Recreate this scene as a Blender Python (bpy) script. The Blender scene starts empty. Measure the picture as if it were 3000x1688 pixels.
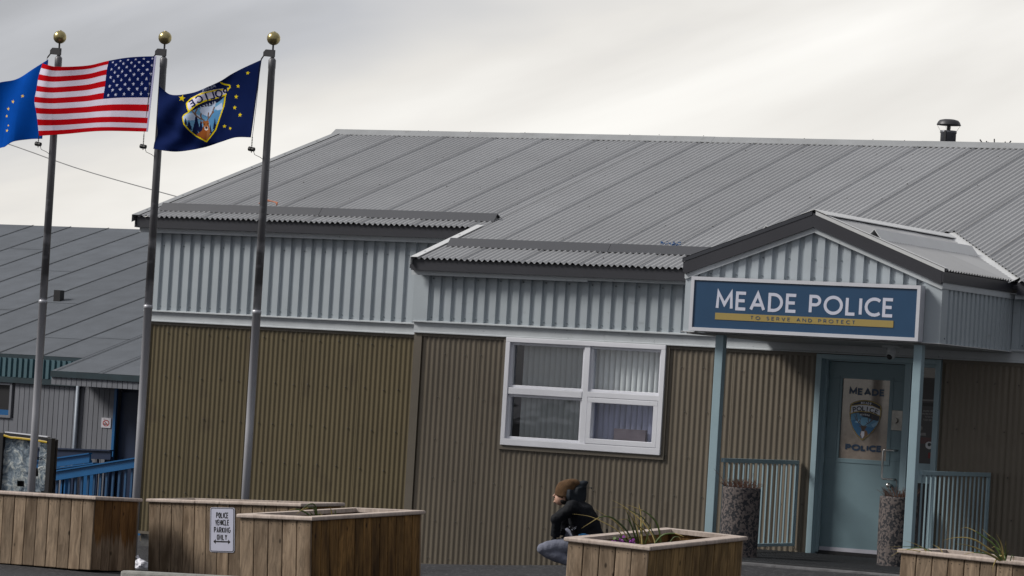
import bpy, bmesh, math, random
import numpy as np
from mathutils import Vector, Matrix, noise
# ---------------------------------------------------------------- camera, sky, sun, exposure
SC = bpy.context.scene
COL = SC.collection
cam_data = bpy.data.cameras.new('camera')
cam = bpy.data.objects.new('camera', cam_data); COL.objects.link(cam); SC.camera = cam
yaw, pitch, roll = 0.4956794, 0.0298936, 0.0596099
_f = Vector((-math.sin(yaw)*math.cos(pitch), math.cos(yaw)*math.cos(pitch), math.sin(pitch)))
_r = Vector((math.cos(yaw), math.sin(yaw), 0)); _u = _r.cross(_f)
_r2 = math.cos(roll)*_r + math.sin(roll)*_u; _u2 = -math.sin(roll)*_r + math.cos(roll)*_u
cam.matrix_world = Matrix(((_r2.x,_u2.x,-_f.x,0),(_r2.y,_u2.y,-_f.y,0),(_r2.z,_u2.z,-_f.z,1.5),(0,0,0,1)))
cam_data.sensor_width = 36; cam_data.lens = 10670.8/3000*36
cam_data.clip_start = .5; cam_data.clip_end = 4000

SUN_DIR = Vector((-.66, -.42, .62)).normalized()
sun_d = bpy.data.lights.new('sun', 'SUN'); sun = bpy.data.objects.new('sun', sun_d); COL.objects.link(sun)
sun_d.energy = 3.0; sun_d.angle = math.radians(18); sun_d.color = (1, .96, .9)
sun.rotation_euler = SUN_DIR.to_track_quat('Z', 'Y').to_euler(); sun.location = (0, 30, 40)

W = bpy.data.worlds.new('World'); SC.world = W; W.use_nodes = True
nt = W.node_tree; nt.nodes.clear(); N = nt.nodes.new; L = nt.links.new
def mth(op, a, b=None, clamp=False):
    n = N('ShaderNodeMath'); n.operation = op; n.use_clamp = clamp
    for i, v in enumerate((a, b)):
        if v is None: continue
        if isinstance(v, (int, float)): n.inputs[i].default_value = v
        else: L(v, n.inputs[i])
    return n.outputs[0]
wout = N('ShaderNodeOutputWorld'); bg = N('ShaderNodeBackground')
tc = N('ShaderNodeTexCoord'); sep = N('ShaderNodeSeparateXYZ'); L(tc.outputs['Generated'], sep.inputs[0])
sky = N('ShaderNodeTexSky'); sky.sky_type = 'NISHITA'; sky.sun_disc = False
sky.sun_elevation = math.asin(SUN_DIR.z); sky.sun_rotation = math.atan2(SUN_DIR.x, SUN_DIR.y)
mr_ = N('ShaderNodeMapping'); mr_.inputs['Rotation'].default_value = (0, math.radians(20), 0); L(tc.outputs['Generated'], mr_.inputs[0])
mp = N('ShaderNodeMapping'); mp.inputs['Scale'].default_value = (3.4, 3.4, 14)
L(mr_.outputs[0], mp.inputs[0])
n1 = N('ShaderNodeTexNoise'); n1.inputs['Scale'].default_value = 1.5; n1.inputs['Detail'].default_value = 5; n1.inputs['Roughness'].default_value = .48; n1.inputs['Distortion'].default_value = .3; L(mp.outputs[0], n1.inputs['Vector'])
dotn = N('ShaderNodeVectorMath'); dotn.operation = 'DOT_PRODUCT'; L(tc.outputs['Generated'], dotn.inputs[0])
dotn.inputs[1].default_value = Vector((-.10, .98, .05)).normalized()
lobe = mth('POWER', mth('MAXIMUM', dotn.outputs['Value'], 0.0), 16.0)
wide = mth('ADD', mth('MULTIPLY', mth('MAXIMUM', dotn.outputs['Value'], 0.0), 1.0), mth('MULTIPLY', mth('MAXIMUM', mth('MULTIPLY', dotn.outputs['Value'], -1.0), 0.0), .55))
lum = mth('ADD', mth('MULTIPLY', lobe, .66), mth('MULTIPLY', wide, .22))
lum = mth('ADD', lum, .265)
# cloud deck: darker bands higher up, clearer strip near the horizon
hz = mth('MULTIPLY', mth('SUBTRACT', 0.092, sep.outputs[2]), 4.6)
hz = mth('MINIMUM', mth('MAXIMUM', hz, -.13), .26)
lum = mth('ADD', lum, mth('MULTIPLY', hz, .8))
lum = mth('ADD', lum, mth('MULTIPLY', mth('SUBTRACT', n1.outputs['Fac'], .5), .95))
zen = mth('MULTIPLY', mth('POWER', mth('MAXIMUM', mth('SUBTRACT', sep.outputs[2], .18), 0.0), 1.0), .28)
lum = mth('ADD', lum, zen)
lum = mth('MAXIMUM', lum, .05)
ramp = N('ShaderNodeValToRGB'); L(lum, ramp.inputs[0])
e = ramp.color_ramp.elements; e[0].position = 0; e[0].color = (0, 0, 0, 1); e[1].position = 1; e[1].color = (1, .98, .94, 1)
x = ramp.color_ramp.elements.new(.5); x.color = (.49, .495, .52, 1)
x = ramp.color_ramp.elements.new(.72); x.color = (.74, .715, .68, 1)
over = N('ShaderNodeVectorMath'); over.operation = 'SCALE'; L(ramp.outputs[0], over.inputs[0]); L(mth('MAXIMUM', lum, 1.0), over.inputs['Scale'])
skys = N('ShaderNodeVectorMath'); skys.operation = 'SCALE'; L(sky.outputs[0], skys.inputs[0]); skys.inputs['Scale'].default_value = .08
mixs = N('ShaderNodeMix'); mixs.data_type = 'RGBA'; mixs.inputs[0].default_value = .93
L(skys.outputs[0], mixs.inputs[6]); L(over.outputs[0], mixs.inputs[7])
L(mixs.outputs[2], bg.inputs[0]); bg.inputs[1].default_value = 1.0; L(bg.outputs[0], wout.inputs[0])
SC.view_settings.view_transform = 'Standard'; SC.view_settings.look = 'None'; SC.view_settings.gamma = 1; SC.view_settings.exposure = 0.2

# ---------------------------------------------------------------- helpers
def srgb(r, g, b):
    f = lambda c: ((c/255+.055)/1.055)**2.4 if c/255 > .04045 else c/255/12.92
    return (f(r), f(g), f(b))
def mat(name, col, rough=.6, metal=0., var=.12, vscale=3., bump=0., bscale=60., stretch=(1,1,1), island=0., dirt=None, spec=.5):
    m = bpy.data.materials.new(name); m.use_nodes = True; t = m.node_tree; nn = t.nodes.new; ll = t.links.new
    b = t.nodes['Principled BSDF']; b.inputs['Roughness'].default_value = rough; b.inputs['Metallic'].default_value = metal
    b.inputs['Specular IOR Level'].default_value = spec
    c = nn('ShaderNodeTexCoord'); mpn = nn('ShaderNodeMapping'); mpn.inputs['Scale'].default_value = stretch; ll(c.outputs['Object'], mpn.inputs[0])
    no = nn('ShaderNodeTexNoise'); no.inputs['Scale'].default_value = vscale; no.inputs['Detail'].default_value = 6; no.inputs['Roughness'].default_value = .6; ll(mpn.outputs[0], no.inputs['Vector'])
    mr = nn('ShaderNodeMapRange'); mr.inputs['From Min'].default_value = .3; mr.inputs['From Max'].default_value = .7
    mr.inputs['To Min'].default_value = 1-var; mr.inputs['To Max'].default_value = 1+var; ll(no.outputs['Fac'], mr.inputs['Value'])
    v = mr.outputs[0]
    if island:
        g = nn('ShaderNodeNewGeometry'); m2 = nn('ShaderNodeMapRange'); m2.inputs['To Min'].default_value = 1-island; m2.inputs['To Max'].default_value = 1+island
        ll(g.outputs['Random Per Island'], m2.inputs['Value']); mm = nn('ShaderNodeMath'); mm.operation = 'MULTIPLY'; ll(v, mm.inputs[0]); ll(m2.outputs[0], mm.inputs[1]); v = mm.outputs[0]
    sc = nn('ShaderNodeVectorMath'); sc.operation = 'SCALE'; sc.inputs[0].default_value = col[:3]; ll(v, sc.inputs['Scale'])
    out = sc.outputs[0]
    if dirt:   # (colour, scale, threshold, amount, stretch): stains with a shape of their own
        dc, ds, dt, da, dstr = dirt
        mp2 = nn('ShaderNodeMapping'); mp2.inputs['Scale'].default_value = dstr; ll(c.outputs['Object'], mp2.inputs[0])
        n2 = nn('ShaderNodeTexNoise'); n2.inputs['Scale'].default_value = ds; n2.inputs['Detail'].default_value = 5; ll(mp2.outputs[0], n2.inputs['Vector'])
        r2 = nn('ShaderNodeMapRange'); r2.inputs['From Min'].default_value = dt; r2.inputs['From Max'].default_value = dt+.08; r2.inputs['To Max'].default_value = da; ll(n2.outputs['Fac'], r2.inputs['Value'])
        mx = nn('ShaderNodeMix'); mx.data_type = 'RGBA'; ll(r2.outputs[0], mx.inputs[0]); ll(out, mx.inputs[6]); mx.inputs[7].default_value = (*dc, 1); out = mx.outputs[2]
    ll(out, b.inputs['Base Color'])
    if bump:
        nb = nn('ShaderNodeTexNoise'); nb.inputs['Scale'].default_value = bscale; nb.inputs['Detail'].default_value = 4; ll(mpn.outputs[0], nb.inputs['Vector'])
        bp = nn('ShaderNodeBump'); bp.inputs['Strength'].default_value = bump; bp.inputs['Distance'].default_value = .01; ll(nb.outputs['Fac'], bp.inputs['Height']); ll(bp.outputs[0], b.inputs['Normal'])
    return m
def painted(name, rough=.6, bump=0., var=.06, trans=0.):
    m = mat(name, (1,1,1), rough, var=var, vscale=9, bump=bump, bscale=200); t = m.node_tree
    a = t.nodes.new('ShaderNodeAttribute'); a.attribute_name = 'paint'
    for n in t.nodes:
        if n.type == 'VECT_MATH': t.links.new(a.outputs['Color'], n.inputs[0])
    return m
def wood(name, col, dark, var=.3, island=.16, streak=.5, knot=1.0, wet=None):
    m = bpy.data.materials.new(name); m.use_nodes = True; t = m.node_tree; nn = t.nodes.new; ll = t.links.new
    b = t.nodes['Principled BSDF']; b.inputs['Roughness'].default_value = .75; b.inputs['Specular IOR Level'].default_value = .25
    c = nn('ShaderNodeTexCoord'); g = nn('ShaderNodeNewGeometry')
    off = nn('ShaderNodeVectorMath'); off.operation = 'SCALE'; off.inputs[0].default_value = (13, 7, 29); ll(g.outputs['Random Per Island'], off.inputs['Scale'])
    ad = nn('ShaderNodeVectorMath'); ad.operation = 'ADD'; ll(c.outputs['Object'], ad.inputs[0]); ll(off.outputs[0], ad.inputs[1])
    wv = nn('ShaderNodeTexNoise'); wv.inputs['Scale'].default_value = 3.5; wv.inputs['Detail'].default_value = 2; ll(ad.outputs[0], wv.inputs['Vector'])
    wsc = nn('ShaderNodeVectorMath'); wsc.operation = 'SCALE'; ll(wv.outputs['Color'], wsc.inputs[0]); wsc.inputs['Scale'].default_value = .09
    ad2 = nn('ShaderNodeVectorMath'); ad2.operation = 'ADD'; ll(ad.outputs[0], ad2.inputs[0]); ll(wsc.outputs[0], ad2.inputs[1])
    mpn = nn('ShaderNodeMapping'); mpn.inputs['Scale'].default_value = (38, 38, 2.2); ll(ad2.outputs[0], mpn.inputs[0])
    gr = nn('ShaderNodeTexNoise'); gr.inputs['Scale'].default_value = 1.; gr.inputs['Detail'].default_value = 5; gr.inputs['Roughness'].default_value = .65; ll(mpn.outputs[0], gr.inputs['Vector'])
    bl = nn('ShaderNodeMapping'); bl.inputs['Scale'].default_value = (7, 7, 1.8); ll(ad.outputs[0], bl.inputs[0])
    bn = nn('ShaderNodeTexNoise'); bn.inputs['Scale'].default_value = 1.; bn.inputs['Detail'].default_value = 3; ll(bl.outputs[0], bn.inputs['Vector'])
    mr = nn('ShaderNodeMapRange'); mr.inputs['From Min'].default_value = .3; mr.inputs['From Max'].default_value = .72; ll(gr.outputs['Fac'], mr.inputs['Value'])
    m1 = nn('ShaderNodeMix'); m1.data_type = 'RGBA'; ll(mr.outputs[0], m1.inputs[0]); m1.inputs[6].default_value = (*[k*(1-streak*.55) for k in col], 1); m1.inputs[7].default_value = (*[k*(1+streak*.35) for k in col], 1)
    m2r = nn('ShaderNodeMapRange'); m2r.inputs['From Min'].default_value = .45; m2r.inputs['From Max'].default_value = .75; m2r.inputs['To Max'].default_value = var*2; ll(bn.outputs['Fac'], m2r.inputs['Value'])
    m2 = nn('ShaderNodeMix'); m2.data_type = 'RGBA'; ll(m2r.outputs[0], m2.inputs[0]); ll(m1.outputs[2], m2.inputs[6]); m2.inputs[7].default_value = (*dark, 1)
    kmp = nn('ShaderNodeMapping'); kmp.inputs['Scale'].default_value = (8.5, 8.5, 4.6); ll(ad.outputs[0], kmp.inputs[0])
    vo = nn('ShaderNodeTexVoronoi'); vo.inputs['Scale'].default_value = 1.; ll(kmp.outputs[0], vo.inputs['Vector'])
    kr = nn('ShaderNodeMapRange'); kr.inputs['From Min'].default_value = .06; kr.inputs['From Max'].default_value = .14; kr.inputs['To Min'].default_value = .85*knot; kr.inputs['To Max'].default_value = 0; ll(vo.outputs['Distance'], kr.inputs['Value'])
    m3 = nn('ShaderNodeMix'); m3.data_type = 'RGBA'; ll(kr.outputs[0], m3.inputs[0]); ll(m2.outputs[2], m3.inputs[6]); m3.inputs[7].default_value = (*[k*.28 for k in dark], 1)
    if wet:      # ragged brown stain soaking down from the top edge: (colour, height it reaches)
        sz = nn('ShaderNodeSeparateXYZ'); ll(c.outputs['Object'], sz.inputs[0])
        wm = nn('ShaderNodeMapping'); wm.inputs['Scale'].default_value = (26, 26, 1.2); ll(ad.outputs[0], wm.inputs[0])
        wn = nn('ShaderNodeTexNoise'); wn.inputs['Scale'].default_value = 1; wn.inputs['Detail'].default_value = 3; ll(wm.outputs[0], wn.inputs['Vector'])
        ws = nn('ShaderNodeMath'); ws.operation = 'MULTIPLY_ADD'; ll(wn.outputs['Fac'], ws.inputs[0]); ws.inputs[1].default_value = .5; ll(sz.outputs[2], ws.inputs[2])
        wr = nn('ShaderNodeMapRange'); wr.inputs['From Min'].default_value = wet[1]+.18; wr.inputs['From Max'].default_value = wet[1]+.27; ll(ws.outputs[0], wr.inputs['Value'])
        wx = nn('ShaderNodeMix'); wx.data_type = 'RGBA'; wx.blend_type = 'MULTIPLY'; ll(wr.outputs[0], wx.inputs[0]); ll(m3.outputs[2], wx.inputs[6]); wx.inputs[7].default_value = (*wet[0], 1); m3 = wx
    il = nn('ShaderNodeMapRange'); il.inputs['To Min'].default_value = 1-island; il.inputs['To Max'].default_value = 1+island; ll(g.outputs['Random Per Island'], il.inputs['Value'])
    sc = nn('ShaderNodeVectorMath'); sc.operation = 'SCALE'; ll(m3.outputs[2], sc.inputs[0]); ll(il.outputs[0], sc.inputs['Scale']); ll(sc.outputs[0], b.inputs['Base Color'])
    bp = nn('ShaderNodeBump'); bp.inputs['Strength'].default_value = .35; bp.inputs['Distance'].default_value = .006; ll(gr.outputs['Fac'], bp.inputs['Height']); ll(bp.outputs[0], b.inputs['Normal'])
    return m
ORG = {}
def setp(o, label=None, cat=None, group=None, kind=None):
    if label: o['label'] = label
    if cat: o['category'] = cat
    if group: o['group'] = group
    if kind: o['kind'] = kind
    return o
def thing(name, label, cat, loc, group=None):
    o = bpy.data.objects.new(name, None); COL.objects.link(o); o.location = loc; o.empty_display_size = .1
    ORG[o] = Vector(loc); return setp(o, label, cat, group)
def V(*a): return Vector(a)
class MB:
    def __init__(s): s.v = []; s.f = []; s.m = []; s.M = None
    def add(s, vs, fs, mi=0):
        b = len(s.v)
        s.v += [(s.M @ Vector(p)) if s.M else Vector(p) for p in vs]
        s.f += [tuple(b+i for i in f) for f in fs]; s.m += [mi]*len(fs); return s
    def box(s, x0, x1, y0, y1, z0, z1, mi=0):
        return s.add([(x0,y0,z0),(x1,y0,z0),(x1,y1,z0),(x0,y1,z0),(x0,y0,z1),(x1,y0,z1),(x1,y1,z1),(x0,y1,z1)],
                     [(0,3,2,1),(4,5,6,7),(0,1,5,4),(1,2,6,5),(2,3,7,6),(3,0,4,7)], mi)
    def cbox(s, x0, x1, y0, y1, z0, z1, c=.005, mi=0):   # box with chamfered edges along all axes
        bm = bmesh.new(); bmesh.ops.create_cube(bm, size=1)
        for v in bm.verts: v.co = ((x0+x1)/2+v.co.x*(x1-x0), (y0+y1)/2+v.co.y*(y1-y0), (z0+z1)/2+v.co.z*(z1-z0))
        bmesh.ops.bevel(bm, geom=bm.edges[:], offset=c, segments=2, affect='EDGES', profile=.6)
        bm.verts.index_update(); s.add([v.co[:] for v in bm.verts], [tuple(v.index for v in f.verts) for f in bm.faces], mi); bm.free(); return s
    def quad(s, a, b, c, d, mi=0): return s.add([a,b,c,d], [(0,1,2,3)], mi)
    def prism(s, poly, d, mi=0):     # planar polygon (3-D points) extruded by vector d
        n = len(poly); d = Vector(d); vs = [Vector(p) for p in poly]+[Vector(p)+d for p in poly]
        return s.add(vs, [tuple(range(n-1,-1,-1)), tuple(range(n,2*n))]+[(i,(i+1)%n,n+(i+1)%n,n+i) for i in range(n)], mi)
    def tube(s, pts, r, n=8, mi=0, cap=True, axes=None):
        pts = [Vector(p) for p in pts]; k = len(pts)
        if isinstance(r, (int, float)): r = [r]*k
        vs = []; ref = None
        for i, p in enumerate(pts):
            d = (pts[min(i+1,k-1)]-pts[max(i-1,0)]).normalized()
            if axes: a, b = axes
            else:
                if ref is None: ref = Vector((0,0,1)) if abs(d.z) < .9 else Vector((1,0,0))
                a = ref-d*ref.dot(d); a.normalize(); b = d.cross(a); ref = a
            ra, rb = r[i] if isinstance(r[i], tuple) else (r[i], r[i])
            for j in range(n):
                t = 2*math.pi*j/n; vs.append(p+a*math.cos(t)*ra+b*math.sin(t)*rb)
        fs = [(i*n+j, i*n+(j+1)%n, (i+1)*n+(j+1)%n, (i+1)*n+j) for i in range(k-1) for j in range(n)]
        if cap: fs += [tuple(range(n-1,-1,-1)), tuple(range((k-1)*n, k*n))]
        return s.add(vs, fs, mi)
    def lathe(s, c, prof, n=24, mi=0):      # profile of (radius, z) about the vertical through c
        c = Vector(c); vs = [c+Vector((r*math.cos(2*math.pi*j/n), r*math.sin(2*math.pi*j/n), z)) for r, z in prof for j in range(n)]
        fs = [(i*n+j, i*n+(j+1)%n, (i+1)*n+(j+1)%n, (i+1)*n+j) for i in range(len(prof)-1) for j in range(n)]
        fs += [tuple(range(n-1,-1,-1)), tuple(range((len(prof)-1)*n, len(prof)*n))]
        return s.add(vs, fs, mi)
    def ball(s, c, r, axes=None, n=16, m=10, mi=0):
        c = Vector(c); r = r if isinstance(r, tuple) else (r, r, r); ax = axes or (V(1,0,0), V(0,1,0), V(0,0,1))
        vs = []
        for i in range(m+1):
            ph = math.pi*i/m
            for j in range(n):
                t = 2*math.pi*j/n
                vs.append(c+ax[0]*(r[0]*math.sin(ph)*math.cos(t))+ax[1]*(r[1]*math.sin(ph)*math.sin(t))+ax[2]*(r[2]*math.cos(ph)))
        return s.add(vs, [(i*n+j, (i+1)*n+j, (i+1)*n+(j+1)%n, i*n+(j+1)%n) for i in range(m) for j in range(n)], mi)
    def build(s, name, mats, parent=None, smooth=False, paint=None, origin=None):
        if not isinstance(mats, (list, tuple)): mats = [mats]
        org = ORG[parent] if parent else (Vector(origin) if origin is not None else Vector((0,0,0)))
        me = bpy.data.meshes.new(name); me.from_pydata([(v-org)[:] for v in s.v], [], s.f)
        for m in mats: me.materials.append(m)
        me.polygons.foreach_set('material_index', s.m)
        me.polygons.foreach_set('use_smooth', [bool(smooth)]*len(s.f))
        if paint is not None:
            at = me.attributes.new('paint', 'FLOAT_COLOR', 'CORNER')
            tot = np.array([len(f) for f in s.f]); c = np.repeat(np.asarray(paint, dtype=np.float32), tot, axis=0)
            at.data.foreach_set('color', np.concatenate([c, np.ones((len(c),1), np.float32)], 1).ravel())
        bm = bmesh.new(); bm.from_mesh(me)
        if paint is None and not smooth: bmesh.ops.remove_doubles(bm, verts=bm.verts, dist=1e-6)
        if smooth and paint is None: bmesh.ops.remove_doubles(bm, verts=bm.verts, dist=1e-5)
        if smooth != 'keep' and getattr(s, 'fixn', True): bmesh.ops.recalc_face_normals(bm, faces=bm.faces)
        bm.to_mesh(me); bm.free(); me.update()
        o = bpy.data.objects.new(name, me); COL.objects.link(o)
        if parent: o.parent = parent
        else: o.location = org
        ORG[o] = org; return o
def copy_tree(o, parent=None):
    c = o.copy(); COL.objects.link(c); c.parent = parent
    for ch in [x for x in o.children]: copy_tree(ch, c)
    return c
def solidify_mods(o, mods):      # evaluate modifiers into the mesh
    for t, kw in mods:
        md = o.modifiers.new(t, t)
        for k, v in kw.items(): setattr(md, k, v)
    dg = bpy.context.evaluated_depsgraph_get(); dg.update()
    me = bpy.data.meshes.new_from_object(o.evaluated_get(dg)); old = o.data; mats = list(old.materials)
    o.modifiers.clear(); o.data = me
    if not me.materials:
        for m in mats: me.materials.append(m)
    return o

# corrugated or ribbed sheet: samples along d from P0, offset along nrm, bottom/top given by functions of s -> 3-D points
def sheet(mb, P0, d, nrm, s0, s1, period, prof, lo, hi, mi=0, per_sheet=0, step=.0025):
    P0, d, nrm = Vector(P0), Vector(d), Vector(nrm)
    S = []
    k = math.floor(s0/period)
    while k*period < s1:
        for t, o in prof:
            s = k*period+t*period
            if s0-1e-9 <= s <= s1+1e-9: S.append((s, o, k))
        k += 1
    def off_at(s):
        t = (s/period) % 1; pp = list(prof)+[(prof[0][0]+1, prof[0][1])]
        for (a, oa), (b, ob) in zip(pp[:-1], pp[1:]):
            if a <= t <= b: return oa+(ob-oa)*(t-a)/max(1e-9, b-a)
        return prof[0][1]
    if not S or S[0][0] > s0+1e-6: S.insert(0, (s0, off_at(s0), math.floor(s0/period)))
    if S[-1][0] < s1-1e-6: S.append((s1, off_at(s1), math.floor(s1/period)))
    groups = {}
    for s, o, k in S: groups.setdefault(k//per_sheet if per_sheet else 0, []).append((s, o))
    keys = sorted(groups)
    for gi, g in enumerate(keys):
        L_ = list(groups[g])
        if gi+1 < len(keys): L_.append(groups[keys[gi+1]][0])
        vs = []
        for i, (s, o) in enumerate(L_):
            oo = o + (step*(i/len(L_)) if per_sheet else 0)
            b = P0+d*s+nrm*oo
            vs.append(lo(s, b)); vs.append(hi(s, b))
        mb.add(vs, [(2*i, 2*i+2, 2*i+3, 2*i+1) for i in range(len(L_)-1)], mi)
SINE = lambda a, n=8: [(i/n, a*math.sin(2*math.pi*i/n)) for i in range(n)]
BOXR = lambda a: [(0,0),(.54,0),(.59,-a),(.95,-a)]

# stroke lettering: letters as polylines in a box of height 1; returns width
def arc(cx, cy, rx, ry, a0, a1, n=14): return [(cx+rx*math.cos(math.radians(a0+(a1-a0)*i/n)), cy+ry*math.sin(math.radians(a0+(a1-a0)*i/n))) for i in range(n+1)]
GL = {
'A': (.78, [[(0,0),(.39,1),(.78,0)], [(.13,.3),(.65,.3)]]),
'C': (.74, [arc(.5,.5,.5,.5,48,312)]),
'D': (.72, [[(0,0),(0,1),(.24,1)]+arc(.24,.5,.48,.5,90,-90)+[(0,0)]]),
'E': (.52, [[(.52,0),(0,0),(0,1),(.52,1)], [(0,.52),(.46,.52)]]),
'G': (.8, [arc(.5,.5,.5,.5,48,350)+[(.98,.46),(.6,.46)]]),
'H': (.68, [[(0,0),(0,1)], [(.68,0),(.68,1)], [(0,.52),(.68,.52)]]),
'I': (.0, [[(0,0),(0,1)]]),
'K': (.62, [[(0,0),(0,1)], [(.6,1),(0,.42)], [(.2,.58),(.62,0)]]),
'L': (.48, [[(0,1),(0,0),(.48,0)]]),
'M': (.86, [[(0,0),(.04,1),(.43,.25),(.82,1),(.86,0)]]),
'N': (.7, [[(0,0),(0,1),(.7,0),(.7,1)]]),
'O': (1.0, [arc(.5,.5,.5,.5,0,360,28)]),
'P': (.56, [[(0,0),(0,1),(.3,1)]+arc(.3,.74,.26,.26,90,-90)+[(0,.48)]]),
'R': (.58, [[(0,0),(0,1),(.3,1)]+arc(.3,.74,.26,.26,90,-90)+[(0,.48)], [(.3,.48),(.58,0)]]),
'S': (.52, [arc(.26,.75,.26,.25,30,270,12)+arc(.26,.25,.26,.25,90,-150,12)]),
'T': (.6, [[(0,1),(.6,1)], [(.3,1),(.3,0)]]),
'V': (.74, [[(0,1),(.37,0),(.74,1)]]),
'W': (1.0, [[(0,1),(.25,0),(.5,.8),(.75,0),(1,1)]]),
'F': (.5, [[(0,0),(0,1),(.5,1)], [(0,.52),(.44,.52)]]),
'Y': (.68, [[(0,1),(.34,.5),(.68,1)], [(.34,.5),(.34,0)]]),
}
def text_strokes(txt, gap=.28, space=.55, condense=1.):
    x = 0; out = []; uni = condense < 0
    for ch in txt:
        if ch == ' ': x += space; continue
        w, st = GL[ch]
        if uni: condense = (.52 if ch != 'I' else 1)/(w or 1)
        for p in st: out.append([(x+a*condense, b) for a, b in p])
        x += w*condense+gap
    return out, x-gap
def ribbon(pts, w):      # offset polyline with mitred joints -> list of quads in 2-D
    pts = [pts[0]]+[q for p, q in zip(pts[:-1], pts[1:]) if math.dist(p, q) > w*.02]
    closed = math.dist(pts[0], pts[-1]) < 1e-6; P = pts[:-1] if closed else pts; n = len(P); Lf = []; Rt = []
    for i in range(n):
        a = P[i-1] if (i or closed) else None; b = P[(i+1) % n] if (i < n-1 or closed) else None; p = P[i]
        d1 = d2 = None
        if a: l = math.dist(a,p) or 1; d1 = ((p[0]-a[0])/l, (p[1]-a[1])/l)
        if b: l = math.dist(p,b) or 1; d2 = ((b[0]-p[0])/l, (b[1]-p[1])/l)
        d1 = d1 or d2; d2 = d2 or d1
        nx, ny = -(d1[1]+d2[1]), d1[0]+d2[0]; l = math.hypot(nx, ny) or 1; nx /= l; ny /= l
        c = max(.38, nx*-d1[1]+ny*d1[0]); k = w/2/c
        Lf.append((p[0]+nx*k, p[1]+ny*k)); Rt.append((p[0]-nx*k, p[1]-ny*k))
    m = n if closed else n-1
    return [(Lf[i], Lf[(i+1)%n], Rt[(i+1)%n], Rt[i]) for i in range(m)]
def lettering(mb, txt, x0, x1, z0, z1, y, w, gap=.28, space=.55, mi=0, f=None, condense=1.):
    # centre lines fit in the box; f maps (x,z,y)->3-D
    f = f or (lambda x, z, yy: (x, yy, z))
    st, tw = text_strokes(txt, gap, space, condense); h = z1-z0-w; sx = (x1-x0-w)/tw
    for k, p in enumerate(st):
        q = [(x0+w/2+a*sx, z0+w/2+b*h) for a, b in p]
        for i, qd in enumerate(ribbon(q, w)):
            yy = y-.0005*(k % 3)-.00002*i
            mb.add([f(a, b, yy) for a, b in qd], [(0,1,2,3)], mi)

# painted designs: colour of a point (numpy arrays) from stacked polygons and strokes
class Design:
    def __init__(s, base): s.base = base; s.ops = []
    def poly(s, pts, c): s.ops.append(('p', pts, c)); return s
    def stroke(s, pts, w, c): s.ops.append(('s', pts, w, c)); return s
    def disc(s, x, y, rx, ry, c): s.ops.append(('p', arc(x,y,rx,ry,0,360,20)[:-1], c)); return s
    def star(s, x, y, r, c, rot=0): s.ops.append(('p', [(x+(r if i%2==0 else r*.4)*math.sin(math.radians(36*i+rot)), y-(r if i%2==0 else r*.4)*math.cos(math.radians(36*i+rot))) for i in range(10)], c)); return s
    def text(s, txt, pos, h, w, c, wscale=1., mirror=False):   # pos: (x,y,angle) per letter, image coordinates (y down)
        for ch, (x, y, a) in zip(txt, pos):
            gw, st = GL[ch]; ca, sa = math.cos(math.radians(a)), math.sin(math.radians(a))
            for p in st:
                q = []
                for u, v in p:
                    u = (u-gw/2)*h*wscale*(-1 if mirror else 1); v = -(v-.5)*h
                    q.append((x+u*ca-v*sa, y+u*sa+v*ca))
                s.stroke(q, w, c)
    def eval(s, X, Y):
        out = np.tile(np.array(s.base, float), (len(X),1))
        for op in s.ops:
            P = np.array(op[1], float); w = op[2]/2 if op[0] == 's' else 0
            sel = np.where((X >= P[:,0].min()-w) & (X <= P[:,0].max()+w) & (Y >= P[:,1].min()-w) & (Y <= P[:,1].max()+w))[0]
            if not len(sel): continue
            x, y = X[sel], Y[sel]; ins = np.zeros(len(sel), bool)
            if op[0] == 'p':
                for (x1,y1),(x2,y2) in zip(P, np.roll(P,-1,0)):
                    if y1 == y2: continue
                    ins ^= ((y1 > y) != (y2 > y)) & (x < (x2-x1)*(y-y1)/(y2-y1)+x1)
            else:
                for (x1,y1),(x2,y2) in zip(P[:-1], P[1:]):
                    dx, dy = x2-x1, y2-y1; l = dx*dx+dy*dy or 1e-9; t = np.clip(((x-x1)*dx+(y-y1)*dy)/l, 0, 1)
                    ins |= np.hypot(x-x1-t*dx, y-y1-t*dy) < w
            out[sel[ins]] = op[-1]
        return out

random.seed(7)
M = {}
M['pale'] = mat('pale blue grey steel cladding', (.375,.42,.455), .5, var=.05, vscale=2, dirt=((.22,.24,.25), 5, .66, .35, (1,1,2.5)))
M['pale_trim'] = mat('pale painted trim', (.46,.49,.515), .5, var=.07, vscale=5, dirt=((.10,.13,.15), 34, .66, .6, (1,1,1)))
M['cap'] = mat('grey galvanised ridge cap', (.27,.28,.29), .5, var=.1, dirt=((.2,.2,.2), 10, .6, .5, (1,1,1)))
M['white_flash'] = mat('bare pale flashing', (.58,.59,.60), .42, var=.05)
M['roof'] = mat('grey corrugated roof steel', (.36,.365,.375), .5, metal=.0, var=.06, vscale=1.2, island=.07, dirt=((.16,.15,.15), 16, .70, .3, (1,1,1)))
M['roof_porch'] = M['roof']
M['fascia'] = mat('charcoal fascia metal', (.028,.029,.037), .45, var=.08)
M['baffle'] = mat('slate grey snow guard', (.033,.036,.046), .42, var=.06)
M['brown'] = mat('taupe corrugated cladding', (.122,.102,.076), .45, var=.08, vscale=1.5, island=.06, dirt=((.06,.045,.03), 3, .64, .35, (1,1,.6)))
M['olive'] = mat('olive brown corrugated cladding', (.098,.077,.039), .45, var=.08, vscale=1.5, island=.06, dirt=((.05,.035,.02), 3, .62, .35, (1,1,.6)))
M['brown_trim'] = mat('taupe flat trim', (.12,.103,.08), .5, var=.06)
M['screw'] = mat('dull screw head', (.05,.045,.04), .5)
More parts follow.
